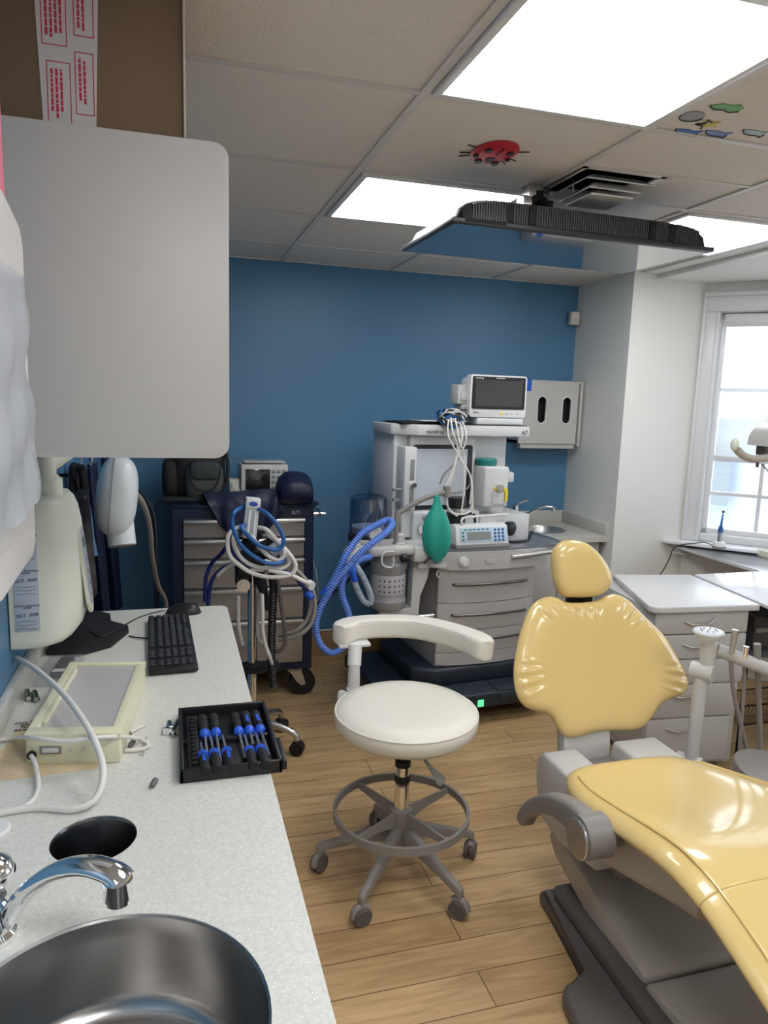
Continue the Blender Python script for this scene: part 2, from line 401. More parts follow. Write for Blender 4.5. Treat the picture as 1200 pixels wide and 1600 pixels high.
MB().box(WS0 + .022, WS1 - .006, .002, .026, 2.02, 2.09, .004, M=MBay).build('valance', WHITEP, t)
MB().box(WS0 + .045, WS1 - .03, .010, .012, 1.285, 2.03, M=MBay).build('shade_fabric', SHADE, t, smooth=False)
MB().box(WS0 + .045, WS1 - .03, .007, .015, 1.272, 1.288, .002, M=MBay).build('bottom_rail', WHITEP, t)
# outdoors
struct(MB().box(3.4, 30, -20, 30, -1.3, -1.2).build('ground', SNOW, smooth=False))
hb = thing('neighbouring_building', 'pale blue building seen hazily through the lower window panes', 'building', (11, 11.5, -1.2))
MH = Matrix.Translation((11, 11, -1.2)) @ Matrix.Rotation(PI / 4 * -1, 4, 'Z')
MB().box(-6, 6, 0, 4, 0, 2.6, .02, M=MH).build('building_wall', BUILD, hb)
MB().prism([(-.3, 2.6), (4.3, 2.6), (2, 3.7)], 'x', -6.2, 6.2).build('building_roof', SNOW, hb, local=True)
hb.children[1].matrix_local = MW[hb].inverted() @ MH
b = MB()
for k in range(6): b.box(-5.2 + k * 1.8, -4.4 + k * 1.8, -.04, .02, .9, 2.1, M=MH)
b.build('building_windows', SCREENG, hb)

# ============================================================ CEILING THINGS
def troffer(cx, cy, label):
    t = thing('ceiling_light', label, 'light', (cx, cy, H - .02), 0, 'recessed ceiling light panels')
    f = MB(); a = .3035; b_ = .282
    f.box(-a, a, -a, -b_, .006, .03, .002).box(-a, a, b_, a, .006, .03, .002).box(-a, -b_, -b_, b_, .006, .03, .002).box(b_, a, -b_, b_, .006, .03, .002)
    f.build('frame', WHITEP, t, local=True)
    MB().box(-.283, .283, -.283, .283, .010, .016).build('diffuser', GLOW, t, local=True, smooth=False)
    return t
troffer(.918, 1.479, 'large square lit ceiling panel nearest the camera')
troffer(.918, 2.751, 'lit ceiling panel behind the left end of the hanging screen')
troffer(2.192, 2.751, 'lit ceiling panel at right behind the hanging screen, beside the bay')
for x_, y_, n_ in ((.281, .207, 'over the worktop'), (.918, -.429, 'over the middle of the floor'), (2.192, .207, 'over the foot of the chair')): troffer(x_, y_, 'added unseen fill light panel behind the camera ' + n_)  # unseen panels added as fill light for the worktop and foreground
t = thing('air_vent', 'square white pyramid air diffuser in the ceiling above the screen', 'vent', (1.395, 2.274, H - .07))
def sqring(m, cx, cy, a, z0, b_, z1, th=.004):
    R = []
    for q, z in ((a, z0), (b_, z1)): R.append([Vector((cx + sx * q, cy + sy * q, z)) for sx, sy in ((-1, -1), (1, -1), (1, 1), (-1, 1))])
    R2 = [[p + Vector((0, 0, th)) for p in r] for r in R]
    m.rings([R[0], R[1], R2[1], R2[0]], closed=True)
f = MB(); c_ = (1.395, 2.274)
f.box(1.24, 1.55, 2.118, 2.14, H - .006, H + .01).box(1.24, 1.55, 2.41, 2.43, H - .006, H + .01).box(1.24, 1.262, 2.12, 2.43, H - .006, H + .01).box(1.528, 1.55, 2.12, 2.43, H - .006, H + .01)
f.build('frame', WHITEP, t)
f = MB(); f.box(1.262, 1.528, 2.14, 2.41, H + .0, H + .008); f.build('duct_opening', BLACKM, t, smooth=False)
f = MB(); sqring(f, *c_, .125, H - .030, .085, H - .006); sqring(f, *c_, .095, H - .048, .055, H - .02); f.build('louvre', WHITEP, t)
f = MB(); R = [[Vector((c_[0] + sx * q, c_[1] + sy * q, z)) for sx, sy in ((-1, -1), (1, -1), (1, 1), (-1, 1))] for q, z in ((.078, H - .062), (.080, H - .058), (.006, H - .02))]
f.rings(R); f.build('centre_cone', WHITEP, t, smooth=False)
f = MB(); 
for sx, sy in ((-1, 0), (1, 0), (0, 1)): f.cyl((c_[0] + sx * .1, c_[1] + sy * .1, H - .04), (c_[0] + sx * .1, c_[1] + sy * .1, H), .004, seg=6)
f.build('bracket', STEEL2, t)
# ladybird
t = thing('paper_ladybug', 'red paper ladybug with black spots stuck on a ceiling tile', 'decoration', (.935, 2.12, H - .012))
def ell(cx, cy, rx, ry, rot=0, n=28): return [(cx + rx * math.cos(a) * math.cos(rot) - ry * math.sin(a) * math.sin(rot), cy + rx * math.cos(a) * math.sin(rot) + ry * math.sin(a) * math.cos(rot)) for a in [2 * PI * k / n for k in range(n)]]
REDP = mat('red_card', (.50, .02, .04), .4)
f = MB(); f.rings([[Vector((.935 + .068 * q * math.cos(a), 2.12 + .10 * q * math.sin(a), H - z)) for a in [2 * PI * k / 32 for k in range(32)]] for q, z in ((1, .001), (1, .005), (.85, .010), (.5, .014), (.1, .015))]); f.build('wing_shell', REDP, t)
f = MB()
for dx, dy, r in ((-.035, -.02, .009), (.035, -.02, .009), (-.025, .03, .010), (.03, .03, .010), (-.05, .01, .007), (.052, .008, .007), (0, .015, .013)): f.prism(ell(.935 + dx, 2.12 + dy * 1.9, r * 1.1, r * 1.5), 'z', H - .0168, H - .008)
f.box(.934, .936, 2.05, 2.105, H - .0165, H - .01); f.build('spots', INKB, t)
for a in (20, 40, 150, 165, 195, 340): 
    d = Vector((math.cos(math.radians(a)), 1.3 * math.sin(math.radians(a)), 0)); MB().cyl(Vector((.935, 2.12, H - .004)) + d * .055, Vector((.935, 2.12, H - .004)) + d * .10, .002, seg=5).build('leg', INKB, t)
def sticker(kind, x, y, col, label, poly):
    m = mat('sticker_' + kind, col, .5); t = thing('ceiling_sticker', label, 'sticker', (x, y, H - .003), 0, 'sea creature stickers on the ceiling')
    poly = [(p[0] * 1.12, p[1] * 1.35) for p in poly]; MB().prism([(x + p[0], y + p[1]) for p in poly], 'z', H - .003, H - .0002).build('sticker_body', m, t, smooth=False)
    e = MB(); P = [Vector((x + p[0], y + p[1], H - .0032)) for p in poly]; h = len(P) // 2 + 1
    e.tube(P[:h], .0022, 5, .01); e.build('outline', INKB, t)
fish = [(-.035, -.004), (-.02, .008), (.0, .012), (.02, .010), (.032, .016), (.030, .0), (.034, -.014), (.018, -.006), (0, -.010), (-.02, -.008)]
star = [(math.cos(PI / 2 + k * PI / 5) * (.03 if k % 2 == 0 else .012), math.sin(PI / 2 + k * PI / 5) * (.022 if k % 2 == 0 else .01)) for k in range(10)]
sticker('grey_fish', 1.287, 1.688, (.30, .30, .33), 'grey oval fish sticker beside the large lit panel', ell(0, 0, .028, .022))
sticker('starfish', 1.362, 1.718, (.65, .52, .05), 'yellow starfish sticker on the ceiling tile', star)
sticker('green_fish', 1.328, 1.612, (.14, .40, .12), 'green rounded turtle-like sticker on the ceiling tile', [(-.04, .004), (-.02, .014), (0, .010), (.02, .016), (.038, .006), (.036, -.008), (.02, -.016), (.0, -.010), (-.02, -.010)])
sticker('blue_dolphin', 1.345, 1.782, (.05, .14, .45), 'dark blue dolphin sticker nearest the lit panel', fish)
sticker('violet_dolphin', 1.425, 1.762, (.16, .22, .50), 'violet blue dolphin sticker in the middle of the row', fish)
sticker('pale_fish', 1.512, 1.722, (.36, .48, .50), 'pale blue-green fish sticker at the right of the row', fish)

# ============================================================ TELEVISION
t = thing('television', 'black flat television hanging face down under the ceiling on an arm', 'television', (1.34, 2.47, 2.10))
A, B_, C_, D_ = at(620, 390, y=2.71), at(708, 346, y=2.2), at(1116, 394, y=2.2), at(962, 427, y=2.75)
ex = (C_ - B_).normalized(); ey_ = (A - B_); ey_ = (ey_ - ex * ey_.dot(ex)).normalized(); ez = ex.cross(ey_)
Wt = (C_ - B_).length; Ht = ((A - B_).dot(ey_) + (D_ - B_).dot(ey_)) / 2
MT = Matrix(((ex.x, ey_.x, ez.x, B_.x), (ex.y, ey_.y, ez.y, B_.y), (ex.z, ey_.z, ez.z, B_.z), (0, 0, 0, 1)))
MB().box(0, Wt, 0, Ht, 0, .016, .003, M=MT).build('bezel', mat('charcoal_bezel', (.03, .03, .034), .4), t)
MB().box(.012, Wt - .012, .018, Ht - .012, -.0008, .001, M=MT).build('screen', TVG, t, smooth=False)
f = MB()
prof = lambda s: .080 * min(1, (max(0, 1 - abs(2 * s - 1) ** 9)) ** .6)
R = []
for k in range(41):
    s = k / 40; x = .012 + s * (Wt - .024); q = prof(s)
    R.append([MT @ Vector((x, .006, .010)), MT @ Vector((x, .010 + .02 * (1 - q / .08), .010 + q * .85)), MT @ Vector((x, .05, .012 + q)), MT @ Vector((x, Ht - .06, .012 + q)), MT @ Vector((x, Ht - .01, .010))])
f.rings(R); f.build('back_shell', BLACKP, t)
f = MB(); n = 96
for k in range(n):
    s = .07 + .86 * k / (n - 1)
    if any(abs(s - q) < .012 for q in (.20, .28, .74, .82)): continue
    x = Wt * s; q_ = prof((x - .012) / (Wt - .024)); f.box(x - .0018, x + .0018, .004, .03, .018, .012 + q_ * .84, M=MT)
g = f.build('vent_ribs', mat('charcoal_plastic', (.075, .075, .085), .45), t)
for s in (.20, .28, .74, .82): MB().box(Wt * s - .012, Wt * s + .012, .001, .02, .020, .072, .002, M=MT).build('mount_socket', BLACKM, t)
MB().box(.04, .18, -.002, .02, .005, .015, .002, M=MT).build('sensor_strip', BLACKM, t)
f = MB(); f.cyl(MT @ Vector((Wt * .38, Ht * .35, .07)), MT @ Vector((Wt * .38, Ht * .35, .17)), .03).tube([MT @ Vector((Wt * .30, Ht * .25, .08)), MT @ Vector((Wt * .34, Ht * .2, .13)), MT @ Vector((Wt * .40, Ht * .25, .12)), MT @ Vector((Wt * .44, Ht * .3, .08))], .012)
f.box(Wt * .3, Wt * .46, Ht * .2, Ht * .5, .072, .085, .003, M=MT); f.box(Wt * .33, Wt * .43, Ht * .28, Ht * .42, .12, .14, M=MT)
f.build('mount', BLACKM, t)
MB().box(Wt * .34, Wt * .42, Ht * .3, Ht * .42, .14, (H - B_.z) , .003, M=MT).build('mount_post', STEEL2, t)
MB().cyl(MT @ Vector((Wt * .27, Ht * .16, .10)), MT @ Vector((Wt * .30, Ht * .16, .10)), .028).build('mount_cap', CHROME, t)

# ============================================================ LEFT WORKTOP
Z = .84; XE = .1735
SK = (-.085, .77, .19); HL = (-.129, 1.153, .066)
t = thing('worktop', 'long speckled pale grey worktop along the left wall', 'worktop', (-.1, 1.0, Z - .035))
outer = [(XL, -.35), (XE, -.35)] + [(XE - .03 + .03 * math.cos(a), 2.42 + .03 * math.sin(a)) for a in [PI / 2 * k / 6 for k in range(7)]] + [(XL, 2.45)]
f = MB(); f.plate(outer, [circ(SK[0], SK[1], SK[2], 64)[::-1], circ(*HL)[::-1]], Z - .035, Z)
f.build('slab', WTOP, t)
MB().box(XL, XL + .02, -.35, 2.45, Z, Z + .05, .004).build('backsplash', WTOP, t)
t = thing('base_cabinet', 'grey base cabinet under the long left worktop', 'cabinet', (-.1, 1.0, 0))
f = MB(); W_ = XL + .002; f.box(W_, XE - .05, -.34, .50, .1, Z - .04).box(W_, XE - .05, 1.26, 2.42, .1, Z - .04).box(W_, XL + .02, .5, 1.26, .1, Z - .04).box(W_, XE - .05, .5, 1.26, .1, .4).box(XE - .07, XE - .05, .5, 1.26, .4, Z - .04).box(W_, XE - .10, -.34, 2.40, 0, .1); f.build('carcass', LAM, t, smooth=False)
for k in range(5):
    y0 = -.33 + k * .55; d = MB().box(XE - .05, XE - .032, y0 + .004, y0 + .546, .12, Z - .05, .003).build('door', LAM, t)
    MB().tube([(XE - .032, y0 + .4, .7), (XE - .008, y0 + .42, .7), (XE - .008, y0 + .5, .7), (XE - .032, y0 + .52, .7)], .005, 8).build('handle', STEEL2, d)
# sink
t = thing('sink_basin', 'round brushed steel sink set in the worktop in the foreground', 'sink', (SK[0], SK[1], Z - .20))
MB().lathe([(SK[2] + .008, -.006), (SK[2] + .001, -.001), (SK[2] - .003, -.004), (SK[2] - .007, -.03), (SK[2] - .011, -.112), (SK[2] - .020, -.127), (SK[2] - .034, -.134), (.04, -.142), (.036, -.146), (.036, -.152), (.045, -.154), (SK[2] - .03, -.142), (SK[2] - .008, -.115), (SK[2] + .002, -.03)], (SK[0], SK[1], Z), seg=64, caps=False).build('basin', STEEL, t)
MB().lathe([(.036, -.152), (.036, -.145), (.03, -.143), (.02, -.147), (.001, -.147)], (SK[0], SK[1], Z), seg=32).build('drain', STEEL2, t)
t = thing('waste_chute', 'round dark steel waste hole in the worktop behind the faucet', 'waste chute', (HL[0], HL[1], Z - .22))
MB().lathe([(HL[2] + .004, -.004), (HL[2] - .001, -.001), (HL[2] - .004, -.006), (HL[2] - .005, -.215), (HL[2] - .001, -.215), (HL[2] + .002, -.01)], (HL[0], HL[1], Z), seg=48, caps=False).build('liner', mat('dark_steel', (.16, .16, .17), .25, 1), t)
MB().lathe([(HL[2] - .006, -.214), (HL[2] - .006, -.21), (.001, -.21)], (HL[0], HL[1], Z), seg=32).build('bottom', BLACKM, t)
# faucet
t = thing('faucet', 'chrome faucet with arched spout beside the foreground sink', 'faucet', (-.235, .955, Z))
f = MB(); f.lathe([(.030, 0), (.030, .008), (.024, .014), (.022, .05), (.020, .06), (.001, .064)], (-.235, .955, Z)); f.build('base', CHROME, t)
f = MB(); P = spline([at(8, 1440, y=.955), at(40, 1395, y=.935), at(85, 1362, y=.915), at(135, 1352, y=.895), at(178, 1364, y=.878), at(192, 1376, y=.870)], .008)
R = []
for i, p in enumerate(P):
    tt = (P[min(len(P) - 1, i + 1)] - P[max(0, i - 1)]).normalized(); side = Vector((-.5, -.8, 0)).cross(Vector((0, 0, 1))).normalized(); side = Vector((.5, .86, 0)).normalized(); side = (side - tt * side.dot(tt)).normalized(); up = tt.cross(side)
    q = i / (len(P) - 1); a = .012 + .008 * q; b_ = .013 - .004 * q
    R.append([p + side * a * math.cos(w_) + up * b_ * math.sin(w_) for w_ in [2 * PI * k / 20 for k in range(20)]])
f.rings(R); f.build('spout', CHROME, t)
ae = at(184, 1378, y=.870); MB().cyl(ae + Vector((0, 0, .004)), ae - Vector((0, 0, .020)), .018).cyl(ae - Vector((0, 0, .019)), ae - Vector((0, 0, .027)), .015).build('aerator', CHROME, t)
f = MB(); f.lathe([(.022, 0), (.022, .006), (.014, .015), (.013, .03), (.026, .038), (.03, .05), (.030, .06), (.024, .073), (.010, .082), (.001, .083)], (-.244, 1.01, Z)); f.cyl((-.244, 1.01, Z + .015), (-.235, .955, Z + .02), .012); f.build('handle', CHROME, t)
tag(MB().lathe([(.030, 0), (.031, .004), (.028, .007), (.001, .008)], (-.292, 1.21, Z)).build('hole_cover', WHITEP), 'small round white cap on the worktop by the wall behind the faucet', 'cover')
# film viewer
t = thing('film_viewer', 'cream desktop x-ray film light box with grey viewing panel', 'light box', (-.17, 1.6, Z))
c0 = Vector((-.276, 1.431)); c1 = Vector((-.104, 1.399)); vy = Vector((-.068, 1.80)) - c1; vx = c1 - c0; vy = Vector((vy.x, vy.y)); hV = .062
ux = Vector((vx.x, vx.y, 0)).normalized(); uy = Vector((-ux.y, ux.x, 0)); ux_l = vx.length; uy_l = .385
uyr = Vector((vy.x, vy.y, 0)).normalized()
MV = Matrix(((ux.x, uyr.x, 0, c0.x), (ux.y, uyr.y, 0, c0.y), (0, 0, 1, Z), (0, 0, 0, 1)))
MB().box(0, ux_l, 0, uy_l, 0, hV - .012, .003, M=MV).build('housing', CREAM, t)
f = MB(); bz = .018
f.box(-.002, ux_l + .002, -.002, bz + .012, hV - .0125, hV, .001, M=MV).box(-.002, ux_l + .002, uy_l - bz, uy_l + .002, hV - .0125, hV, .001, M=MV).box(-.002, bz, bz + .0121, uy_l - bz - .0001, hV - .0125, hV, .001, M=MV).box(ux_l - bz, ux_l + .002, bz + .0121, uy_l - bz - .0001, hV - .0125, hV, .001, M=MV)
f.build('bezel', CREAM, t)
MB().box(bz - .002, ux_l - bz + .002, bz + .008, uy_l - bz + .002, hV - .013, hV - .005, M=MV).build('viewing_panel', mat('grey_opal_panel', (.46, .44, .44), .25), t, smooth=False)
MB().box(bz, bz + .008, bz + .03, uy_l - .05, hV - .006, hV + .003, .001, M=MV).build('film_clip', CREAM, t)
s_ = MB().box(.026, .066, -.004, 0, .022, .038, .001, M=MV).build('switch', GREYP, t); MB().box(.031, .061, -.006, -.003, .026, .035, .001, M=MV).build('rocker', WHITEP, s_)
for q in (.083, .107): MB().cyl(MV @ Vector((q, 0, .03)), MV @ Vector((q, -.003, .03)), .0033, seg=10).build('screw', STEEL2, t)
MB().cyl(MV @ Vector((.011, 0, .02)), MV @ Vector((.011, -.004, .02)), .009, seg=14).build('grommet', BLACKP, t)
g = MV @ Vector((.011, -.004, .02))
tag(MB().tube([g, g + Vector((.012, -.03, -.004)), (-.238, 1.32, .845), (-.25, 1.27, .845), (-.30, 1.25, .845), (-.345, 1.25, .846)], .0045, 10).build('power_cord', WHITEH), 'white power cord leaving the front of the film viewer', 'cord')
P = [at(0, 1020, z=.915), at(40, 1035, z=.925), at(90, 1075, z=.935), at(130, 1125, z=.93), at(155, 1175, z=.905), at(161, 1215, z=.88), at(148, 1250, z=.855), at(115, 1265, z=.847), at(60, 1262, z=.846), at(0, 1270, z=.846), at(-40, 1280, z=.846)]
tag(MB().tube([P[0] + Vector((-.06, .05, -.01))] + P, .0062, 12).build('looped_cable', WHITEH), 'thick white cable arching in a big loop over the film viewer', 'cable')
P = [at(-30, 1152, z=.848), at(0, 1156, z=.848), at(22, 1154, z=.850), at(45, 1152, z=.905), at(100, 1158, z=.909), at(155, 1152, z=.910), at(192, 1151, z=.885), at(222, 1156, z=.846), at(233, 1166, z=.8445), at(215, 1172, z=.8445), at(196, 1172, z=.8445)]
tag(MB().tube(P, .0042, 10).build('thin_white_cable', WHITEH), 'thinner white cable lying straight across the front of the film viewer', 'cable')
f = MB(); f.box(0, .20, 0, .13, 0, .0015, M=Matrix.Translation((-.365 + .022, 1.375, Z)) @ Matrix.Rotation(.05, 4, 'Z')); tag(f.build('manila_envelope', PAPER, smooth=False), 'manila paper sheet lying half under the film viewer', 'paper')
f = MB(); f.box(0, .10, 0, .16, 0, .002, M=Matrix.Translation((-.338, 1.46, Z + .0016)) @ Matrix.Rotation(-.15, 4, 'Z')); o = tag(f.build('folded_paper', PAPER, smooth=False), 'smaller printed paper lying on the manila sheet by the wall', 'paper')
text('Cont. No.\nDate\nPart\nReleased', .012, frame((-.305, 1.60, Z + .0042), (1, .1, 0), (-.1, 1, 0)), INK, o)
# batteries and bag
for k, (x, y, lab) in enumerate(((-.330, 1.762, 'dark green battery standing nearest the wall'), (-.312, 1.752, 'dark green battery next to the plastic bag'))):
    t = thing('battery', lab, 'battery', (x, y, Z), 0, 'pair of batteries by the backsplash')
    d = Vector((.25, -.95, 0)).normalized(); p = Vector((x, y, Z + .0075)); MB().cyl(p - d * .022, p + d * .022, .0073).build('casing', mat('battery_green', (.015, .05, .03), .2, coat=1), t)
    MB().cyl(p + d * .022, p + d * .0235, .0055).build('terminal', STEEL2, t)
MM = Matrix.Translation((-.318, 1.85, Z)) @ Matrix.Rotation(-.08, 4, 'Z')
t = thing('bagged_connector', 'black cable adapter in a small clear plastic bag by the backsplash', 'adapter', (-.29, 1.86, Z))
MB().box(.018, .055, .02, .135, .002, .018, .004, M=MM).build('adapter_body', BLACKP, t)
MB().box(.022, .05, .025, .045, .018, .0188, M=MM).build('sticker', mat('label_white', (.7, .6, .62), .5), t)
MB().box(-.012, .078, -.035, .15, .001, .0205, .009, 3, M=MM).build('clear_bag', film_mat('thin_bag', (.5, .52, .54), .3), t)
# bolts and anchors
def bolt(p, d, L, lab, r=.0045):
    t = thing('bolt', lab, 'bolt', (p[0], p[1], Z), 0, 'loose zinc bolts on the worktop'); p = Vector((p[0], p[1], Z + .0085)); d = Vector(d).normalized()
    MB().cyl(p, p + d * L, r, seg=12).build('shank', CHROME, t)
    MB().cyl(p + d * L, p + d * (L + .007), .0085, seg=6).build('head', CHROME, t)
bolt((-.008, 1.50), (.25, .9, 0), .06, 'long zinc bolt nearest the screwdriver case')
bolt((-.014, 1.54), (-.1, -.9, 0), .035, 'short thick zinc bolt at the left of the three', .007)
bolt((-.002, 1.48), (-.25, .9, 0), .03, 'small zinc bolt in the middle of the three')
def anchor(u, v, lab, L=.022):
    p = at(u, v, z=Z + .006); t = tag(MB().lathe([(.001, -L / 2), (.004, -L / 2 + .002), (.0055, -.002), (.0045, 0), (.006, .003), (.0055, L / 2), (.001, L / 2)], p, (.3, .95, .05), 12).build('wall_anchor', mat('grey_nylon_plug', (.14, .14, .15), .6)), lab, 'wall anchor', 'grey wall anchors on the worktop')
anchor(240, 1224, 'grey wall anchor lying alone near the sink'); anchor(205, 1163, 'grey wall anchor lying beside the film viewer')
for a, b_, lab in (((205, 1145), (228, 1132), 'long thin screw lying behind the grey anchor'), ((222, 1178), (229, 1150), 'thin screw under the end of the white cable')):
    p, q = at(*a, z=Z + .0035), at(*b_, z=Z + .0035); tag(MB().cyl(p, q, .0022, .001, 8).cyl(p, p + (p - q).normalized() * .003, .004, .0045, 10).build('wood_screw', STEEL2), lab, 'screw', 'loose screws on the worktop')
# screwdriver case
t = thing('screwdriver_case', 'open black plastic tray case at the worktop edge holding screwdrivers', 'case', (.10, 1.43, Z))
f = MB(); f.box(.006, .196, 1.292, 1.575, Z, Z + .004, .002)
for a in ((.006, .196, 1.292, 1.30), (.006, .196, 1.567, 1.575), (.006, .014, 1.292, 1.575), (.188, .196, 1.292, 1.575)): f.box(*a, Z, Z + .026, .002)
f.box(.014, .188, 1.43, 1.445, Z + .003, Z + .014, .002).box(.196, .206, 1.30, 1.40, Z, Z + .02, .003)
f.build('tray', BLACKP, t)
f = MB(); f.box(.022, .045, 1.31, 1.55, Z + .004, Z + .016, .002, M=Matrix.Translation((.0, 0, 0)))
for k in range(12): f.cyl((.034, 1.325 + k * .018, Z + .016), (.034, 1.325 + k * .018, Z + .023), .0055, seg=8)
f.build('bit_holder', BLACKM, t)
def driver(u0, v0, u1, v1, hl, stripe, lab):
    """butt of the handle to the tip of the blade"""
    p, q = at(u0, v0, z=Z + .020), at(u1, v1, z=Z + .014); d = (q - p); L = d.length; d.normalize()
    t = thing('screwdriver', lab, 'screwdriver', (p.x, p.y, Z + .005), 0, 'screwdrivers in the black tray')
    MB().lathe([(.001, 0), (.009, .001), (.0115, .008), (.0095, .025), (.0105, hl * .6), (.008, hl * .85), (.007, hl)], p, d, 16).build('handle', BLACKM, t)
    MB().lathe([(.006, hl - .006), (.0105, hl - .004), (.011, hl + .004), (.007, hl + .010), (.003, hl + .012)], p, d, 16).build('collar', BLUEP, t)
    MB().cyl(p + d * (hl + .01), q, .0028, seg=8).build('blade', STEEL2, t)
    if stripe:
        n = Vector((0, 0, 1)) - d * d.z; n.normalize(); sd = d.cross(n)
        MB().quad([p + d * (.025) + n * .0112 - sd * .003, p + d * .025 + n * .0112 + sd * .003, p + d * (hl * .75) + n * .0112 + sd * .003, p + d * (hl * .75) + n * .0112 - sd * .003]).build('stripe', BLUEP, t, smooth=False)
cx = lambda x: 230 + x / 5.4545
cy = lambda y: 1080 + y / 5.4545
up = [((468, 225), (527, 630), 0, 'far row, screwdriver nearest the bit holder'), ((562, 215), (630, 618), 0, 'far row, second screwdriver from the left'), ((742, 205), (842, 575), 0, 'far row, third screwdriver from the left'),
      ((832, 195), (905, 458), 1, 'far row, fourth screwdriver, short blade and blue stripe'), ((915, 190), (1045, 558), 1, 'far row, screwdriver at the right end with blue stripe')]
dn = [((500, 690), (455, 440), 1, 'near row, short screwdriver at the left with blue stripe'), ((600, 680), (515, 280), 0, 'near row, second screwdriver with long blade'), ((715, 660), (640, 380), 1, 'near row, third screwdriver with blue stripe'),
      ((910, 650), (828, 368), 0, 'near row, fourth screwdriver, black handle'), ((1010, 635), (922, 350), 0, 'near row, screwdriver at the right end, black handle')]
for (a, b_, s, lab) in up: driver(cx(a[0]), cy(a[1]), cx(b_[0]), cy(b_[1]), .075, s, lab + ' of the tray')
for (a, b_, s, lab) in dn: driver(cx(a[0]), cy(a[1]), cx(b_[0]), cy(b_[1]), .072, s, lab + ' of the tray')
# keyboard, mouse
t = thing('keyboard', 'black computer keyboard lying lengthwise on the worktop', 'keyboard', (-.018, 2.07, Z))
MK = Matrix.Translation((-.010, 2.075, Z)) @ Matrix.Rotation(.03, 4, 'Z')
MB().box(-.062, .062, -.235, .235, .003, .017, .005, M=MK).build('keyboard_base', BLACKP, t)
f = MB(); KEY = mat('key_black', (.018, .018, .02), .5)
for r in range(6):
    for k in range(21):
        if (r == 5 and k in (4, 5, 6)) or k in (14, 18): continue
        y = .222 - .0212 * k; x = -.052 + r * .0185 + (.004 if r else 0); f.box(x - .0078, x + .0078, y - .0092, y + .0088, .016, .0215, .0015, 1, M=MK)
f.build('keys', KEY, t)
f = MB(); 
for r in range(6):
    for k in range(21):
        if k in (14, 18): continue
        y = .222 - .0212 * k; x = -.052 + r * .0185 + (.004 if r else 0); f.box(x - .001, x + .002, y - .0015, y + .0015, .0214, .0217, M=MK)
f.build('key_legends', mat('legend_grey', (.3, .3, .3), .5), t, smooth=False)
MB().tube([(-.075, 2.12, Z + .008), (-.11, 2.15, Z + .004), (-.128, 2.165, Z + .004)], .0022, 6).build('cord', BLACKP, t)
t = thing('computer_mouse', 'black computer mouse at the far end of the worktop', 'mouse', (.03, 2.385, Z))
f = MB(); R = []
for i in range(13):
    s = i / 12; x = -.058 + .116 * s; wv = .031 * (max(0, 1 - abs(2 * s - 1) ** 3.2)) ** .5 + .0008; hv = .034 * (max(0, 1 - abs(2 * s - 1.0) ** 2.6)) ** .6 * (1.08 - .25 * s) + .0008
    R.append([Matrix.Translation((.030, 2.385, Z)) @ Matrix.Rotation(-.12 + PI, 4, 'Z') @ Vector((x, wv * math.cos(a), max(0, hv * math.sin(a)) + .001 * (a > PI))) for a in [2 * PI * k / 20 for k in range(20)]])
f.rings(R); f.build('mouse_shell', BLACKP, t)
MB().box(.04, .072, 2.383, 2.3845, Z + .020, Z + .031, M=Matrix.Identity(4)).build('button_seam', BLACKM, t)
MC = (MB().tube([(-.028, 2.395, Z + .008), (-.07, 2.39, Z + .003), (-.12, 2.33, Z + .003), (-.16, 2.20, Z + .016), (-.20, 2.14, Z + .016), (-.24, 2.20, Z + .016)], .0018, 6).build('cord', BLACKP, t))

# monitor
t = thing('computer_monitor', 'dark computer monitor seen edge-on behind the x-ray control box', 'monitor', (-.25, 2.25, Z))
md = Vector((.13, 1, 0)).normalized(); mn = Vector((1, -.13, 0)).normalized()
Mm = Matrix(((md.x, -mn.x, 0, -.236), (md.y, -mn.y, 0, 2.45), (0, 0, 1, 0), (0, 0, 0, 1)))
tl = Matrix.Rotation(math.radians(-3), 4, 'X')
Mm = Mm @ Matrix.Translation((0, 0, .90)) @ tl
MB().box(-.39, 0, 0, .028, 0, .345, .004, M=Mm).box(-.33, -.08, .028, .05, .06, .28, .01, M=Mm).build('casing', BLACKP, t)
MB().box(-.38, -.010, -.0012, .001, .030, .333, M=Mm).build('screen', mat('violet_black_screen', (.035, .028, .032), .22), t, smooth=False)
MB().box(-.08, -.05, -.002, 0, .322, .330, M=Mm).build('badge', GREYP, t)
MB().cyl((-.31, 2.28, Z + .01), (-.31, 2.28, 1.0), .020).build('neck', BLACKP, t)
f = MB(); pl = [(-.335, 2.05), (-.25, 2.02), (-.17, 2.08), (-.13, 2.20), (-.135, 2.25), (-.19, 2.30), (-.195, 2.38), (-.23, 2.42), (-.335, 2.42)]
f.prism(pl, 'z', Z + .001, Z + .012, .003); f.build('foot', BLACKM, t)

# ============================================================ UPPER LEFT
t = thing('wall_cabinet', 'large pale grey wall cabinet end panel with rounded corners, upper left', 'cabinet', (-.13, 1.6, 1.434))
MB().prism(rrect(XL, .105, 1.434, 1.995, .026), 'y', 1.40, 1.42, .002).build('end_panel', LAM, t)
MB().box(XL, .085, 1.42, 1.80, 1.45, 1.99, .003).build('carcass', LAM, t)
for k in (0, 1): MB().box(.085, .103, 1.424 + k * .188, 1.608 + k * .188, 1.452, 1.988, .003).build('door', LAM, t)
t = thing('cardboard_box', 'brown cardboard box taped with red printed tape on the wall cabinet', 'box', (-.14, 1.6, 1.996))
MB().box(-.34, .031, 1.445, 1.80, 1.997, 2.272, .003).build('carton', CARD, t)
MB().box(.0285, .0325, 1.436, 1.447, 1.999, 2.27, .001).build('flap_edge', mat('pale_board_edge', (.62, .52, .42), .8), t)
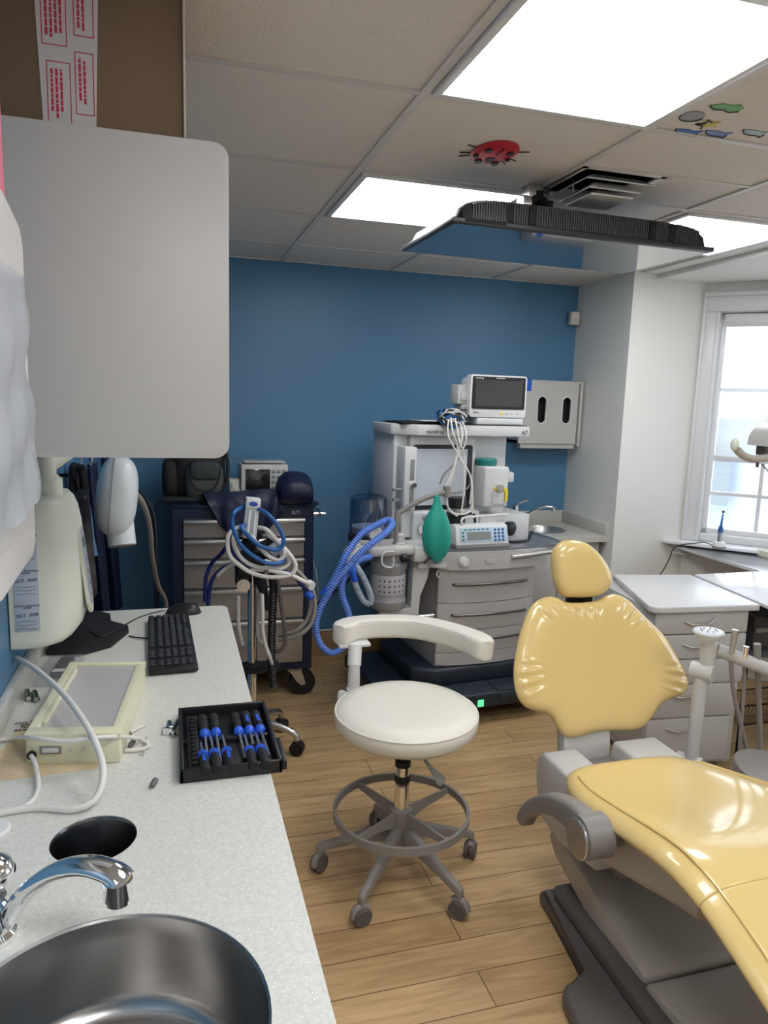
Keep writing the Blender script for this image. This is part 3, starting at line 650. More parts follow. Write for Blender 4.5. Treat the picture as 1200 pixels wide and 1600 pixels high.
tp = MB().prism([(at(68, 190, y=1.443).x, 1.999), (at(150, 195, y=1.443).x, 1.999), (at(155, 0, y=1.443).x, 2.268), (at(51, 0, y=1.443).x, 2.268)], 'y', 1.4425, 1.446).build('tape', TAPE, t)
f = MB(); yy = 1.4418
x0, x1 = at(72, 100, y=yy).x, at(148, 100, y=yy).x
def rb(xa, xb, za, zb): f.box(xa, xb, yy, yy + .0006, za, zb)
for zc, xa, xb in ((2.20, x0 + .045, x1), (2.075, x0 + .045, x1 - .002), (2.18, x0 - .006, x0 + .034), (2.055, x0, x0 + .038)):
    h = .050
    rb(xa, xb, zc - h, zc - h + .0014); rb(xa, xb, zc + h - .0014, zc + h); rb(xa, xa + .0014, zc - h, zc + h); rb(xb - .0014, xb, zc - h, zc + h)
    n = int((xb - xa - .01) / .0075)
    for k in range(n):
        xx = xa + .006 + k * .0075; a = zc - h + .008 + random.random() * .015; e = zc + h - .008 - random.random() * .015
        z = a
        while z < e: 
            l = .004 + random.random() * .010; rb(xx, xx + .0040, z, min(e, z + l)); z += l + .0018
f.build('tape_print', RED, tp, smooth=False)
# dispenser in front
t = thing('glove_dispenser', 'white wall dispenser with rounded edge at the left border', 'dispenser', (-.28, 1.0, 1.30))
f = MB(); pr = [(.80, 1.70), (.80, 1.43), (.87, 1.335), (.93, 1.304), (1.14, 1.304), (1.168, 1.325), (1.168, 1.755), (1.145, 1.78), (1.05, 1.80), (.80, 1.80)]
f.prism(pr[0:1] + [(.80, 1.304)] + pr[3:], 'x', XL, -.196, .012, 3); f.build('housing', DISPW, t)
MB().prism([(.80, 1.36), (1.13, 1.36), (1.135, 1.66), (1.10, 1.70), (.80, 1.70)], 'x', -.198, -.193, .003).build('front_cover', DISPW, t)
f = MB(); G = []
for i in range(19):
    row = []; a = i / 18; dn = 1 if i > 0 else 1
    for j in range(15):
        b_ = j / 14; z = 1.70 - .30 * a; y = .80 + (.352 + .025 * a) * b_ 
        x = -.187 + (.004 * math.sin(a * 17 + b_ * 5) + .003 * math.sin(b_ * 23 + a * 9)) * min(1, a * 3) + .004 * a ** 2 + random.uniform(-.0012, .0012)
        z -= .015 * math.sin(b_ * 3 + 1) * a
        if b_ > .90: x -= (b_ - .90) * .5
        row.append((x, y, z))
    G.append(row)
f.wall(G, .001); tag(f.build('plastic_bag', BAGF), 'crumpled clear plastic bag hanging over the white dispenser', 'plastic bag')
f = MB(); f.box(-.33, -.212, .95, 1.138, 1.801, 1.99, .003); tag(f.build('pink_box', PINK), 'pink box standing on top of the dispenser at the left border', 'box')

# ============================================================ X-RAY UNIT
t = thing('x_ray_unit', 'cream wall-mounted dental x-ray unit with control box and arm head', 'x-ray machine', (-.29, 1.9, .955))
plan = [(-.362, 1.77), (-.30, 1.768), (-.268, 1.775), (-.238, 1.80), (-.220, 1.85), (-.213, 1.91), (-.214, 1.97), (-.225, 2.01), (-.25, 2.03), (-.362, 2.03)]
fz = [(.955, .72), (.960, .85), (.975, .93), (1.0, .975), (1.03, 1.0), (1.09, 1.0), (1.16, .975), (1.23, .93), (1.268, .88), (1.290, .82), (1.300, .74), (1.303, .6)]
MB().rings([[Vector((-.362 + (x + .362) * q, y + (.004 if z > 1.29 or z < .96 else 0), z)) for x, y in plan] for z, q in fz]).build('control_box', XRAYM, t, ang=50)
f = MB(); MP = Matrix.Translation((-.2145, 1.925, 1.11)) @ Matrix.Rotation(math.radians(-6), 4, 'Y') @ Matrix.Rotation(math.radians(2), 4, 'Z')
f.prism(rrect(-.055, .055, -.115, .115, .05), 'x', -.004, .004, .001)
for v in f.bm.verts: v.co = MP @ v.co
f.build('control_rim', XRAYM, t)
f = MB(); f.prism(rrect(-.046, .046, -.095, .105, .042), 'x', 0, .0055, .001)
for v in f.bm.verts: v.co = MP @ v.co
pn = f.build('control_panel', mat('grey_keypad', (.36, .38, .44), .35), t)
MB().box(.004, .007, -.02, .02, .055, .078, M=MP).build('display', mat('green_display', (.03, .10, .07), .3), pn)
f = MB()
for k in range(4): f.cyl(MP @ Vector((.004, .0, .02 - .03 * k)), MP @ Vector((.0068, .0, .02 - .03 * k)), .006, seg=12)
f.build('button', GREYP, pn)
f = MB(); f.box(-.349, -.298, 1.7655, 1.7675, 1.00, 1.245, .0003); sh = f.build('inspection_labels', SHEET, t)
for k in range(3):
    zc = 1.222 - k * .082
    text('QUALITY ASSURANCE\nTESTED', .0056, frame((-.3235, 1.7650, zc), (1, 0, 0), (0, 0, 1)), INK, sh)
    text('OCT  2008', .010, frame((-.324, 1.7650, zc - .020), (1, .0, .08), (0, 0, 1)), INK, sh)
    f = MB()
    for q in range(3):
        P = [Vector((-.346 + i * .0035, 1.7650, zc - .034 - q * .009 + random.uniform(-.0022, .0022))) for i in range(13)]; f.tube(P, .0004, 4, .004)
    f.build('scribble', INK, sh)
MB().lathe([(.040, 0), (.038, .045), (.030, .05), (.030, .053)], (-.295, 1.90, 1.295)).build('collar', XRAYM, t)
MB().cyl((-.295, 1.90, 1.345), (-.295, 1.90, 1.44), .026).build('column', XRAYM, t)
f = MB(); f.tube([(-.295, 1.90, 1.372), (-.24, 2.0, 1.412), (-.2, 2.15, 1.44), (-.168, 2.3, 1.43)], .024, 14); f.build('arm', XRAYM, t)
hc = at(183, 775, y=2.32); MX = Matrix.Rotation(.10, 4, 'Y')
h_ = MB().ball(hc, .060, .095, .122, p=.78, seg=28, rng=18, M=MX.to_3x3()).build('tube_head', XWHITE, t)
MB().cyl(at(186, 812, y=2.32), at(191, 852, y=2.30), .042, .041, 28).build('cone', XWHITE, h_)
MB().lathe([(.0412, 0), (.0412, .0025), (.036, .004)], at(191, 852, y=2.30), at(191, 852, y=2.30) - at(186, 812, y=2.32)).build('cone_ring', GREYP, h_)
f = MB(); R = Matrix.Rotation(.10, 4, 'Y')
pp = [hc + R @ Vector((-.012 + 0 * a, -.0985 * abs(math.cos(a)) ** .78, .124 * math.copysign(abs(math.sin(a)) ** .78, math.sin(a)))) for a in [PI * k / 24 - PI / 2 for k in range(25)]]
f.tube(pp, .0012, 5, .02); f.build('head_seam', GREYP, h_)
tag(MB().tube([at(205, 765, y=2.45), at(222, 785, y=2.55), at(233, 820, y=2.7), at(238, 870, y=2.9), at(247, 915, y=3.2), at(260, 950, y=3.4), (-.04, 3.5, .2), (-.04, 3.5, .012)], .010, 10).build('grey_cable', GREYH), 'grey cable hanging behind the x-ray head', 'cable')
tag(MB().tube([at(208, 760, y=2.6), at(228, 780, y=2.8), at(240, 810, y=3.0), at(243, 870, y=3.3), at(243, 950, y=3.6), (-.10, 3.8, .3), (-.12, 3.85, .01)], .008, 8).build('navy_cable', NAVY), 'dark blue cable hanging beside the grey one', 'cable')
# hanging aprons on left wall
def hung(y0, y1, z0, z1, x, m, lab, name='hanging_apron'):
    t = thing(name, lab, 'apron', (x, (y0 + y1) / 2, z0)); G = []
    for i in range(13):
        a = i / 12; row = []
        for j in range(11):
            b_ = j / 10; wv = .5 + .5 * min(1, a * 1.5); y = (y0 + y1) / 2 + (b_ - .5) * (y1 - y0) * wv
            row.append((x + .035 * math.sin(b_ * 9 + a * 1.5) * (.4 + .6 * a) + .02 * a, y, z1 - (z1 - z0) * a))
        G.append(row)
    MB().wall(G, .006).build('drape', m, t)
    MB().tube([(XL, (y0 + y1) / 2, z1 + .05), (XL + .04, (y0 + y1) / 2, z1 + .05), (XL + .06, (y0 + y1) / 2, z1 + .02), (XL + .045, (y0 + y1) / 2, z1 - .01)], .004, 8).build('hook', CHROME, t)
hung(2.95, 3.25, .55, 1.26, -.31, NAVYC, 'navy lead apron hanging on the left wall behind the monitor')
hung(3.4, 3.8, .50, 1.27, -.30, NAVYC, 'navy lead apron hanging nearest the back corner')
LB = mat('pale_blue_cloth', (.10, .22, .40), .7)
hung(2.68, 2.86, .95, 1.30, -.325, LB, 'pale blue cloth hanging on the left wall above the monitor', 'hanging_cloth')
f = MB()
for k in range(7):
    a = k * .9; f.tube([Vector((-.300 + .02 * math.sin(a), 2.60 + .05 * math.cos(a + q), 1.255 + .05 * math.sin(q + a * .3))) for q in [2 * PI * i / 8 for i in range(8)]], .008, 6, closed=True)
f.cyl((XL, 2.60, 1.27), (-.28, 2.60, 1.275), .006, seg=8)
tag(f.build('coiled_cable', BLACKM), 'black coiled cable bundle hanging above the dark monitor', 'cable')

# ============================================================ TOOL CHEST
t = thing('tool_chest', 'navy rolling tool chest with steel drawers against the blue wall', 'tool chest', (.345, 3.83, 0))
f = MB(); f.box(0, .69, 3.60, 4.08, .145, 1.0, .004).box(0, .045, 3.585, 3.602, .1855, .9545).box(.645, .69, 3.585, 3.602, .1855, .9545).box(0, .69, 3.585, 3.602, .955, .9995).box(0, .69, 3.585, 3.602, .145, .185).box(-.008, .698, 3.58, 4.085, 1.0, 1.018, .004)
f.build('cabinet', NAVY, t)
for k, (z0, z1) in enumerate(((.857, .952), (.752, .852), (.602, .747), (.430, .597), (.188, .425))):
    d = MB().box(.049, .641, 3.578, 3.60, z0, z1, .003).build('drawer', mat('drawer_steel', (.40, .375, .355), .34, .55, var=.15, vscale=4), t)
    f = MB(); f.prism([(3.578, z1), (3.556, z1 - .004), (3.553, z1 - .018), (3.560, z1 - .026), (3.578, z1 - .026)], 'x', .049, .641, .002); f.build('handle', STEEL2, d)
text('IUT:', .026, frame((.60, 3.584, .975), (1, 0, 0), (0, 0, 1)), WHITEP, t)
MB().tube([(.695, 3.66, .955), (.745, 3.66, .955), (.76, 3.68, .955), (.76, 4.0, .955), (.745, 4.02, .955), (.695, 4.02, .955)], .012, 12).build('push_handle', CHROME, t)
for cx_, cy_ in ((.645, 3.61), (.07, 3.63), (.62, 4.02), (.07, 4.02)):
    c = MB().cyl((cx_, cy_ - .02, .068), (cx_, cy_ + .02, .068), .068, seg=36).cyl((cx_, cy_ - .024, .068), (cx_, cy_ + .024, .068), .045, seg=30).build('caster', RUBBER, t)
    f = MB()
    for q in (-.030, .026): f.prism([(cx_ - .075, .142), (cx_ - .01, .142), (cx_ + .012, .075), (cx_ + .012, .058), (cx_ - .008, .056), (cx_ - .03, .075)], 'y', cy_ + q, cy_ + q + .004)
    f.box(cx_ - .08, cx_ - .005, cy_ - .03, cy_ + .03, .138, .146).cyl((cx_, cy_ - .034, .068), (cx_, cy_ + .034, .068), .008, seg=10); f.build('bracket', STEEL2, c)
# turn the front right caster outwards
t = thing('backpack', 'black and grey backpack standing on the tool chest', 'backpack', (.14, 3.80, 1.018))
MB().ball((.13, 3.82, 1.17), .135, .11, .155, p=.55).build('main_body', BAGB, t)
MB().ball((.155, 3.725, 1.12), .095, .05, .095, p=.5).build('front_pocket', BAGG, t)
MB().ball((.155, 3.70, 1.175), .075, .035, .05, p=.5).build('pocket_flap', mat('slate_nylon', (.035, .04, .042), .65), t)
MB().ball((-.005, 3.80, 1.13), .045, .08, .10, p=.6).build('side_pocket', BAGB, t)
f = MB(); f.tube([(.245, 3.74, 1.30), (.27, 3.72, 1.22), (.262, 3.70, 1.12), (.23, 3.69, 1.07)], .009, 8).tube([(.08, 3.70, 1.20), (.085, 3.67, 1.14), (.12, 3.66, 1.085), (.19, 3.66, 1.085), (.225, 3.67, 1.14), (.23, 3.69, 1.2)], .004, 6)
f.build('strap', BLACKM, t)
t = thing('folded_black_case', 'flat black case lying under the backpack', 'case', (.1, 3.8, 1.018)); 
MB().box(-.05, .27, 3.66, 4.0, 1.019, 1.045, .008).build('case_body', BAGB, t)
MB().tube([(-.05, 3.7, 1.03), (-.075, 3.69, 1.02), (-.085, 3.69, .9), (-.075, 3.69, .5), (-.07, 3.69, .2)], .005, 6).build('strap', BLACKM, t)
# defibrillator monitor
t = thing('patient_monitor', 'grey boxy medical monitor with dark screen on the tool chest', 'monitor', (.47, 3.86, 1.018))
Md = Matrix.Translation((.345, 3.80, 1.018)) @ Matrix.Rotation(.02, 4, 'Z')
MB().box(0, .245, 0, .18, 0, .178, .007, M=Md).build('casing', GREYL, t)
MB().box(.022, .150, -.003, .001, .045, .155, .001, M=Md).build('screen', SCREEN, t)
f = MB()
for i in range(3):
    for j in range(4): f.box(.158 + i * .028, .178 + i * .028, -.004, .001, .05 + j * .028, .068 + j * .028, .002, M=Md)
for i in range(5): f.box(.03 + i * .026, .046 + i * .026, -.003, .001, .02, .03, .001, M=Md)
f.build('keypad', mat('key_pale', (.28, .30, .31), .5), t)
MB().cyl(Md @ Vector((.232, 0, .115)), Md @ Vector((.232, -.012, .115)), .012).build('knob', mat('rust_knob', (.35, .12, .06), .5), t)
f = MB(); f.box(.02, .235, .02, .16, .185, .191, .002, M=Md).box(-.06, 0, .03, .10, .01, .10, .01, M=Md); f.build('side_module', GREYL, t)
f = MB(); random.seed(3)
for k in range(5):
    f.tube([Md @ Vector((-.01, .02, .07 - .01 * k)), Md @ Vector((-.05, -.02, .05 + .01 * k)), Md @ Vector((-.06 + .02 * k, -.04, .01)), Md @ Vector((-.02 + .02 * k, -.03, .006))], .003, 6)
f.build('lead_wires', WHITEH, t)
# lead apron draped on the chest
t = thing('lead_apron', 'navy lead apron draped over the front edge of the tool chest', 'apron', (.45, 3.65, 1.018))
G = []; top = cp(250, 700, 4.615, [(315, 335), (420, 325), (520, 318), (640, 312), (760, 300), (850, 300), (890, 350)], 3.60)
mid = cp(250, 700, 4.615, [(345, 400), (450, 395), (560, 392), (660, 390), (770, 380), (840, 370), (885, 420)], 3.555)
bot = cp(250, 700, 4.615, [(440, 570), (490, 610), (560, 630), (650, 640), (750, 620), (820, 540), (880, 470)], 3.54)
back = [Vector((p.x, 3.72, 1.062)) for p in top]
def lerp_rows(A, B, n): return [[A[j].lerp(B[j], k / n) for j in range(len(A))] for k in range(n)]
rows = lerp_rows(back, top, 3) + lerp_rows(top, mid, 4) + lerp_rows(mid, bot, 6) + [bot]
def dens(row): return spline(row, .02)
G = []
for i, r in enumerate(rows):
    d = []; 
    for j in range(25):
        u_ = j / 24 * (len(r) - 1); k = min(len(r) - 2, int(u_)); p = r[k].lerp(r[k + 1], u_ - k)
        d.append(p + Vector((0, -.012 * math.sin(j * .9 + i * .3) * (i / len(rows)), 0)))
    G.append(d)
MB().wall(G, .008).build('front_flap', NAVYC, t)
f = MB(); R = []
hp = cp(250, 700, 4.615, [(820, 330), (900, 290), (980, 290), (1050, 300), (1100, 320)], 3.62)
for i, (p, rr) in enumerate(zip(spline(hp, .03), [0] * 99)):
    n = len(spline(hp, .03)); s = i / (n - 1); r0 = .078 * (1 - abs(2 * s - 1) ** 4) ** .5 + .004
    R.append([p + Vector((0, math.cos(a) * r0 * 1.5, -.004 + math.sin(a) * r0 * (1 + .1 * math.sin(5 * a)))) for a in [2 * PI * k / 20 for k in range(20)]])
for r in R:
    for p in r: p.z = max(p.z, 1.022)
f.rings(R); f.build('rolled_part', NAVYC, t)
MB().tube([at(478, 778, y=3.56), at(488, 782, y=3.55), at(497, 788, y=3.55)], .010, 8).build('strap', NAVYC, t)

# ============================================================ FLOWMETER STAND
t = thing('flowmeter_stand', 'chrome pole stand with white gas flowmeter, hoses and five-star caster base', 'medical stand', (.325, 3.05, 0))
px_, py_ = .325, 3.05
MB().cyl((px_, py_, .10), (px_, py_, .80), .021, seg=24).build('pole', CHROME, t)
MB().lathe([(.026, 0), (.045, .01), (.045, .03), (.026, .045)], (px_, py_, .36)).box(px_ - .07, px_ + .12, py_ - .05, py_ + .06, .365, .385, .005).build('mid_bracket', BLACKM, t)
f = MB(); f.lathe([(.04, .09), (.045, .11), (.04, .16), (.024, .18)], (px_, py_, 0)); f.build('hub', STEEL2, t)
for k in range(5):
    a = math.radians(-28 + 72 * k); d = Vector((math.cos(a), math.sin(a), 0)); c = Vector((px_, py_, 0))
    l = MB().tube([c + d * .02 + Vector((0, 0, .135)), c + d * .10 + Vector((0, 0, .125)), c + d * .19 + Vector((0, 0, .10)), c + d * .21 + Vector((0, 0, .065))], .016, 10, rf=lambda s, i: 1.3 - .5 * s).build('leg', STEEL2, t)
    e = c + d * .21; sd = Vector((-d.y, d.x, 0)); MB().cyl(e - sd * .02 + Vector((0, 0, .031)), e + sd * .02 + Vector((0, 0, .031)), .031).build('caster', RUBBER, l)
f = MB(); MFm = Matrix.Translation(at(393, 812, y=2.95)) @ Matrix.Rotation(.10, 4, 'Y') 
f.box(-.028, .028, 0, .05, -.08, .085, .005, M=MFm).box(-.03, .03, -.008, .05, .045, .088, .005, M=MFm); fm = f.build('flowmeter', WHITEP, t)
f = MB(); f.prism(ell(0, .066, .018, .010), 'y', -.0095, -.008)
for v in f.bm.verts: v.co = MFm @ v.co
f.build('oval_badge', mat('badge_blue', (.03, .09, .40), .4), fm)
f = MB()
for q in (-.012, .012): f.cyl(MFm @ Vector((q, -.003, -.07)), MFm @ Vector((q, -.003, .04)), .006, seg=10)
f.build('flow_tube', mat('clear_tube', (.8, .82, .84), .1), fm)
f = MB()
for k in range(14): f.box(-.003, .003, -.0008, .0, -.065 + k * .0075, -.063 + k * .0075, M=MFm)
f.build('scale_marks', INKB, fm)
f = MB(); f.box(px_ - .05, px_ + .05, py_ - .03, py_ + .03, .80, .90, .008).box(px_ - .075, px_ - .02, py_ - .06, py_, .76, .86, .008).cyl((px_ + .02, py_ - .05, .92), (px_ + .09, py_ - .06, .96), .02).cyl((px_ - .04, py_ - .05, .93), (px_ + .02, py_ - .05, .99), .025).cyl((px_ + .04, py_ - .06, .90), (px_ + .1, py_ - .05, .88), .022)
f.cyl((px_, py_, .78), (px_, py_, .97), .018)
f.build('valve_block', BLACKM, t)
MB().cyl((px_ - .045, py_ - .07, .765), (px_ - .045, py_ - .055, .765), .028).cyl((px_ - .045, py_ - .078, .765), (px_ - .045, py_ - .07, .765), .014).build('clamp_knob', STEEL2, t)
MB().lathe([(.015, 0), (.028, .01), (.028, .05), (.015, .06)], (px_ + .06, py_ - .08, .90), (.6, 0, .5)).build('mixing_cone', mat('translucent_grey', (.45, .5, .55), .3), t)
f = MB(); f.tube(cp(340, 760, 6.667, [(440, 960), (470, 1060, 2.98), (500, 1180), (510, 1290)], 3.0), .022, 10, rf=lambda s, i: 1.2 - .9 * s); f.build('black_bellows_bag', BLACKM, t)
# hoses as their own things
def hose(name, pts, r, m, lab, cat='hose', Y=2.93, rf=None, closed=False, group=None, ox=340, oy=760, s=6.667, step=.012):
    return tag(MB().tube(cp(ox, oy, s, pts, Y), r, 10, step, rf=rf, closed=closed).build(name, m), lab, cat, group)
hose('blue_hose', [(700, 760, 2.93), (640, 800), (520, 800), (380, 730), (250, 620), (175, 480), (150, 350), (180, 260), (255, 222, 2.97), (330, 205, 3.0), (400, 222, 2.97), (520, 290), (620, 400), (680, 520), (685, 600), (640, 655), (540, 652), (420, 605), (320, 515), (250, 430), (290, 400, 2.97)], .0088, BLUET, 'medium blue hose looped around the flowmeter', Y=2.88)
hose('white_hose', [(0, 930, 3.02), (90, 850, 3.0), (200, 800, 2.98), (340, 860), (480, 870)], .0085, WHITEH, 'white hose running off to the left of the stand')
hose('coiled_white_hose', [(430, 430, 2.98), (520, 460), (640, 590), (760, 720), (812, 820), (780, 905), (680, 940), (500, 940), (340, 895), (220, 815), (130, 730), (102, 600), (120, 500), (200, 430, 2.97), (290, 440, 2.99), (380, 560, 2.93), (470, 670, 2.91), (560, 745), (640, 770), (692, 720), (690, 650), (640, 590, 2.95), (540, 520, 2.98)], .0092, WHITEH, 'white hose in a big coil hung on the flowmeter stand', Y=2.90)
hose('inner_white_hose', [(200, 480, 2.99), (165, 540), (180, 640), (260, 760), (380, 830), (540, 858), (680, 850), (752, 795), (740, 745), (700, 725, 2.97)], .0088, WHITEH, 'second white hose lying inside the big coil', Y=2.915)
hose('navy_hose', [(170, 470, 2.99), (135, 560), (160, 680), (260, 800), (380, 860), (540, 870), (650, 890), (760, 900), (860, 1010), (950, 1120)], .0085, mat('navy_rubber', (.015, .03, .18), .4), 'dark blue hose between the white coils ending in a blue plug', Y=2.93)
tag(MB().cyl(at(340 + 930 / 6.667, 760 + 1105 / 6.667, y=2.93), at(340 + 985 / 6.667, 760 + 1165 / 6.667, y=2.91), .017, .014).build('blue_connector', BLUEP), 'bright blue gas connector at the end of the navy hose', 'connector')
hose('straight_white_hose', [(530, 870), (620, 890), (760, 920), (900, 990), (950, 1010)], .0088, WHITEH, 'white hose stretching right to a white connector', Y=2.9)
tag(MB().cyl(at(482, 912, y=2.92), at(488, 916, y=2.90), .019).cyl(at(478, 911, y=2.91), at(484, 914, y=2.92), .009).build('white_connector', WHITEP), 'white round gas connector at the end of the white hose', 'connector')
hose('navy_hose', [(250, 790, 3.0), (120, 820, 3.05), (0, 900), (-60, 980), (-90, 1100), (-100, 1250)], .009, MATS['navy_rubber'], 'dark blue hose dropping behind the end of the worktop', Y=3.1)
hose('navy_hose', [(140, 560, 3.0), (40, 700, 3.02), (-60, 800), (-120, 950), (-130, 1200)], .009, MATS['navy_rubber'], 'dark blue hose arching furthest left in front of the drawers', Y=3.1)
hose('grey_hose', [(820, 870, 2.98), (930, 990), (1000, 1120), (1010, 1290), (960, 1450), (820, 1560), (640, 1600, 3.0)], .0095, GREYH, 'outer grey hose curving right of the stand', Y=2.95)
hose('grey_hose', [(850, 900, 3.0), (940, 1040), (965, 1180), (960, 1300), (910, 1420), (800, 1510), (640, 1560, 3.02)], .0095, GREYH, 'inner grey hose curving right of the stand', Y=2.98)
hose('grey_hose', [(625, 980), (650, 1150), (680, 1350), (700, 1500), (700, 1640), (640, 1720), (590, 1700, 3.0)], .009, GREYD, 'dark grey hose hanging straight down beside the pole', Y=2.97)
hose('grey_hose', [(440, 1100, 3.0), (430, 1300), (420, 1440), (430, 1590), (500, 1650)], .008, GREYL, 'thin pale hose right behind the chrome pole', Y=3.0)
hose('grey_hose', [(460, 1050, 2.98), (470, 1300), (470, 1500), (500, 1650), (545, 1780), (580, 1890, 3.0)], .008, WHITEH, 'pale hose ending near the stand base', Y=2.96)
hose('grey_hose', [(215, 1130), (215, 1350), (225, 1500), (260, 1650, 3.02)], .009, GREYL, 'pale hose left of the chrome pole', Y=3.0)
hose('black_corrugated_hose', [(560, 900, 3.0), (580, 1000), (575, 1200), (565, 1500), (560, 1750), (570, 1950), (580, 2080)], .019, BLACKP, 'black corrugated hose hanging beside the chrome pole', Y=2.99, rf=lambda s, i: 1.0 if i % 2 else .84, step=.006)
hose('thin_cable', [(985, 700, 3.9), (1000, 800, 3.6), (1030, 920), (1045, 1150), (1020, 1350), (990, 1450)], .003, GREYH, 'thin grey cable hanging in front of the tool chest edge', Y=3.3)
# wall cable
tag(MB().tube([(.62, YB - .012, .158), (.95, YB - .012, .158), (1.2, YB - .012, .150)], .006, 8).build('wall_cable', WHITEH), 'white cable running along the top of the back baseboard', 'cable')

# ============================================================ ANAESTHESIA MACHINE
RG = math.radians(5); OG = Vector((1.245, 3.2, 0)); MG = Matrix.Translation(OG) @ Matrix.Rotation(RG, 4, 'Z')
t = thing('anaesthesia_machine', 'white and grey anaesthesia workstation with drawers, screen and dark base', 'anaesthesia machine', OG, RG)
WG = mat('off_white_enamel', (.62, .62, .62), .35); SG = mat('grey_enamel', (.40, .39, .385), .4); DR = mat('drawer_grey', (.50, .485, .475), .42)
def bow(x0, x1, y, b_, n=12): return [(x0 + (x1 - x0) * k / n, y - b_ * (1 - (2 * k / n - 1) ** 2)) for k in range(n + 1)]
def bowbox(m, x0, x1, yf, bb, yb, z0, z1, bev=.004):
    m.prism(bow(x0, x1, yf, bb) + [(x1, yb), (x0, yb)], 'z', z0, z1, bev); return m
MB().box(0, .545, .03, .52, .24, .80, .006).build('drawer_cabinet', SG, t, local=True)
for k, (z0, z1) in enumerate(((.572, .742), (.435, .568), (.318, .431))):
    tl_ = .0; d = bowbox(MB(), 0.0, .545, .02, .035, .06, z0, z1).build('drawer', DR, t, local=True)
    zz = (z0 + z1) / 2 + .01; f = MB(); P = [(x, y - .03, zz) for x, y in bow(.075, .485, .022, .022, 8)]
    f.tube([(P[0][0], P[0][1] + .03, zz)] + P + [(P[-1][0], P[-1][1] + .03, zz)], .0065, 10); f.build('handle', mat('dark_nickel', (.22, .21, .21), .3, 1), d, local=True)
bowbox(MB(), 0, .545, .02, .035, .06, .250, .315).build('lower_panel', DR, t, local=True)
bowbox(MB(), -.015, .60, -.005, .045, .2, .745, .835, .008).build('apron_panel', DR, t, local=True)
w_ = bowbox(MB(), -.10, .70, .02, .06, .52, .832, .845, .003).build('work_surface', mat('pewter_top', (.20, .21, .23), .22, .3), t, local=True)
f = MB(); f.tube([(.36, -.05, .80), (.5, -.045, .81), (.70, -.02, .825), (.73, .1, .832), (.72, .35, .835)], .013, 12); f.build('side_rail', STEEL2, t, local=True)
MB().cyl((.10, -.035, .79), (.10, -.05, .79), .024).cyl((.10, -.05, .79), (.10, -.056, .79), .017).build('round_button', WHITEP, t, local=True)
MB().prism([(.255 + .04 * math.cos(a), .795 + .022 * math.sin(a)) for a in [PI + PI * k / 10 for k in range(11)]], 'y', -.052, -.04).build('keyhole_plate', DR, t, local=True)
# base
f = MB(); f.prism([(-.30, .02), (-.12, -.04), (.02, -.14), (.10, -.17), (.50, -.17), (.60, -.08), (.66, .06), (.66, .55), (-.30, .55)], 'z', .085, .16, .012, 3)
f.prism([(-.12, .05), (.0, -.02), (.56, -.02), (.60, .08), (.60, .5), (-.12, .5)], 'z', .155, .245, .02, 3)
f.build('base', BASEN, t, local=True)
f = MB(); f.box(.26, .46, -.165, -.06, .158, .166, .004).box(.27, .45, -.175, -.165, .10, .15, .004); f.build('foot_tray', BASEN, t, local=True)
sw = MB().box(.145, .175, -.176, -.168, .098, .13, .001).build('power_socket', GREENL, t, local=True)
for cx_, cy_ in ((-.22, .10), (.02, -.06), (.58, .02), (-.2, .48), (.58, .48)):
    MB().cyl((cx_ - .018, cy_, .048), (cx_ + .018, cy_, .048), .048, seg=24).build('caster', RUBBER, t, local=True)
# upper housing
f = MB(); f.box(-.17, .47, .24, .54, .84, 1.40, .01).box(-.10, .27, .20, .26, .90, 1.385, .015, 3); f.build('upper_housing', WG, t, local=True)
f = MB(); f.prism([(-.19, .24), (-.09, .14), (-.06, .13), (.53, .13), (.55, .15), (.55, .50), (-.19, .50)], 'z', 1.385, 1.438, .008); f.build('top_shelf', WG, t, local=True)
f = MB(); f.prism([(-.15, .25), (-.06, .16), (.54, .16), (.54, .49), (-.15, .49)], 'z', 1.437, 1.441); f.build('shelf_mat', BLACKM, t, local=True)
text('mindray', .030, MG @ frame((.0, .1285, 1.405), (1, 0, 0), (0, 0, 1)), INKB, t)
text('A7', .030, MG @ frame((.505, .1285, 1.405), (1, 0, 0), (0, 0, 1)), INKB, t)
sb = MB().prism(rrect(-.082, .242, 1.015, 1.338, .012), 'y', .188, .202, .002).build('display_bezel', BLACKP, t, local=True)
DISP = mat('painted_reflection_display', (.50, .54, .60), .08, coat=1)  # pale base colour paints in the bright reflection on the glossy screen
MB().box(-.068, .212, .186, .189, 1.035, 1.318).build('display_screen', DISP, sb, local=True, smooth=False)
MB().box(-.155, -.09, .13, .24, 1.02, 1.33, .008).box(-.155, -.10, .15, .24, .88, 1.02, .008).build('flowmeter_column', WG, t, local=True)
f = MB()
for z0 in (1.17, 1.05): f.box(-.125, -.103, .127, .131, z0, z0 + .1, .001)
f.build('flow_tube', SCREENG, t, local=True)
MB().cyl((-.11, .13, 1.145), (-.11, .11, 1.145), .014).cyl((-.16, .16, 1.12), (-.20, .16, 1.12), .009).cyl((-.16, .16, 1.07), (-.20, .16, 1.07), .009).build('flow_knob', CHROME, t, local=True)
# lower control panel
MB().box(-.10, .27, .13, .26, .845, 1.01, .01).build('control_panel', WG, t, local=True)
for k, x in enumerate((-.05, .04)):
    gd = MB().cyl((x, .13, .925), (x, .124, .925), .028).build('pressure_gauge', STEEL2, t, local=True)
    MB().cyl((x, .1245, .925), (x, .1225, .925), .023).build('dial', WHITEP, gd, local=True)
    MB().box(x - .001, x + .001, .1215, .1228, .925, .943).build('needle', INKB, gd, local=True)
for x in (-.04, .015, .07): MB().lathe([(.011, 0), (.013, .006), (.009, .02), (.001, .021)], (x, .13, .985), (0, -1, 0)).build('control_knob', STEEL2, t, local=True)
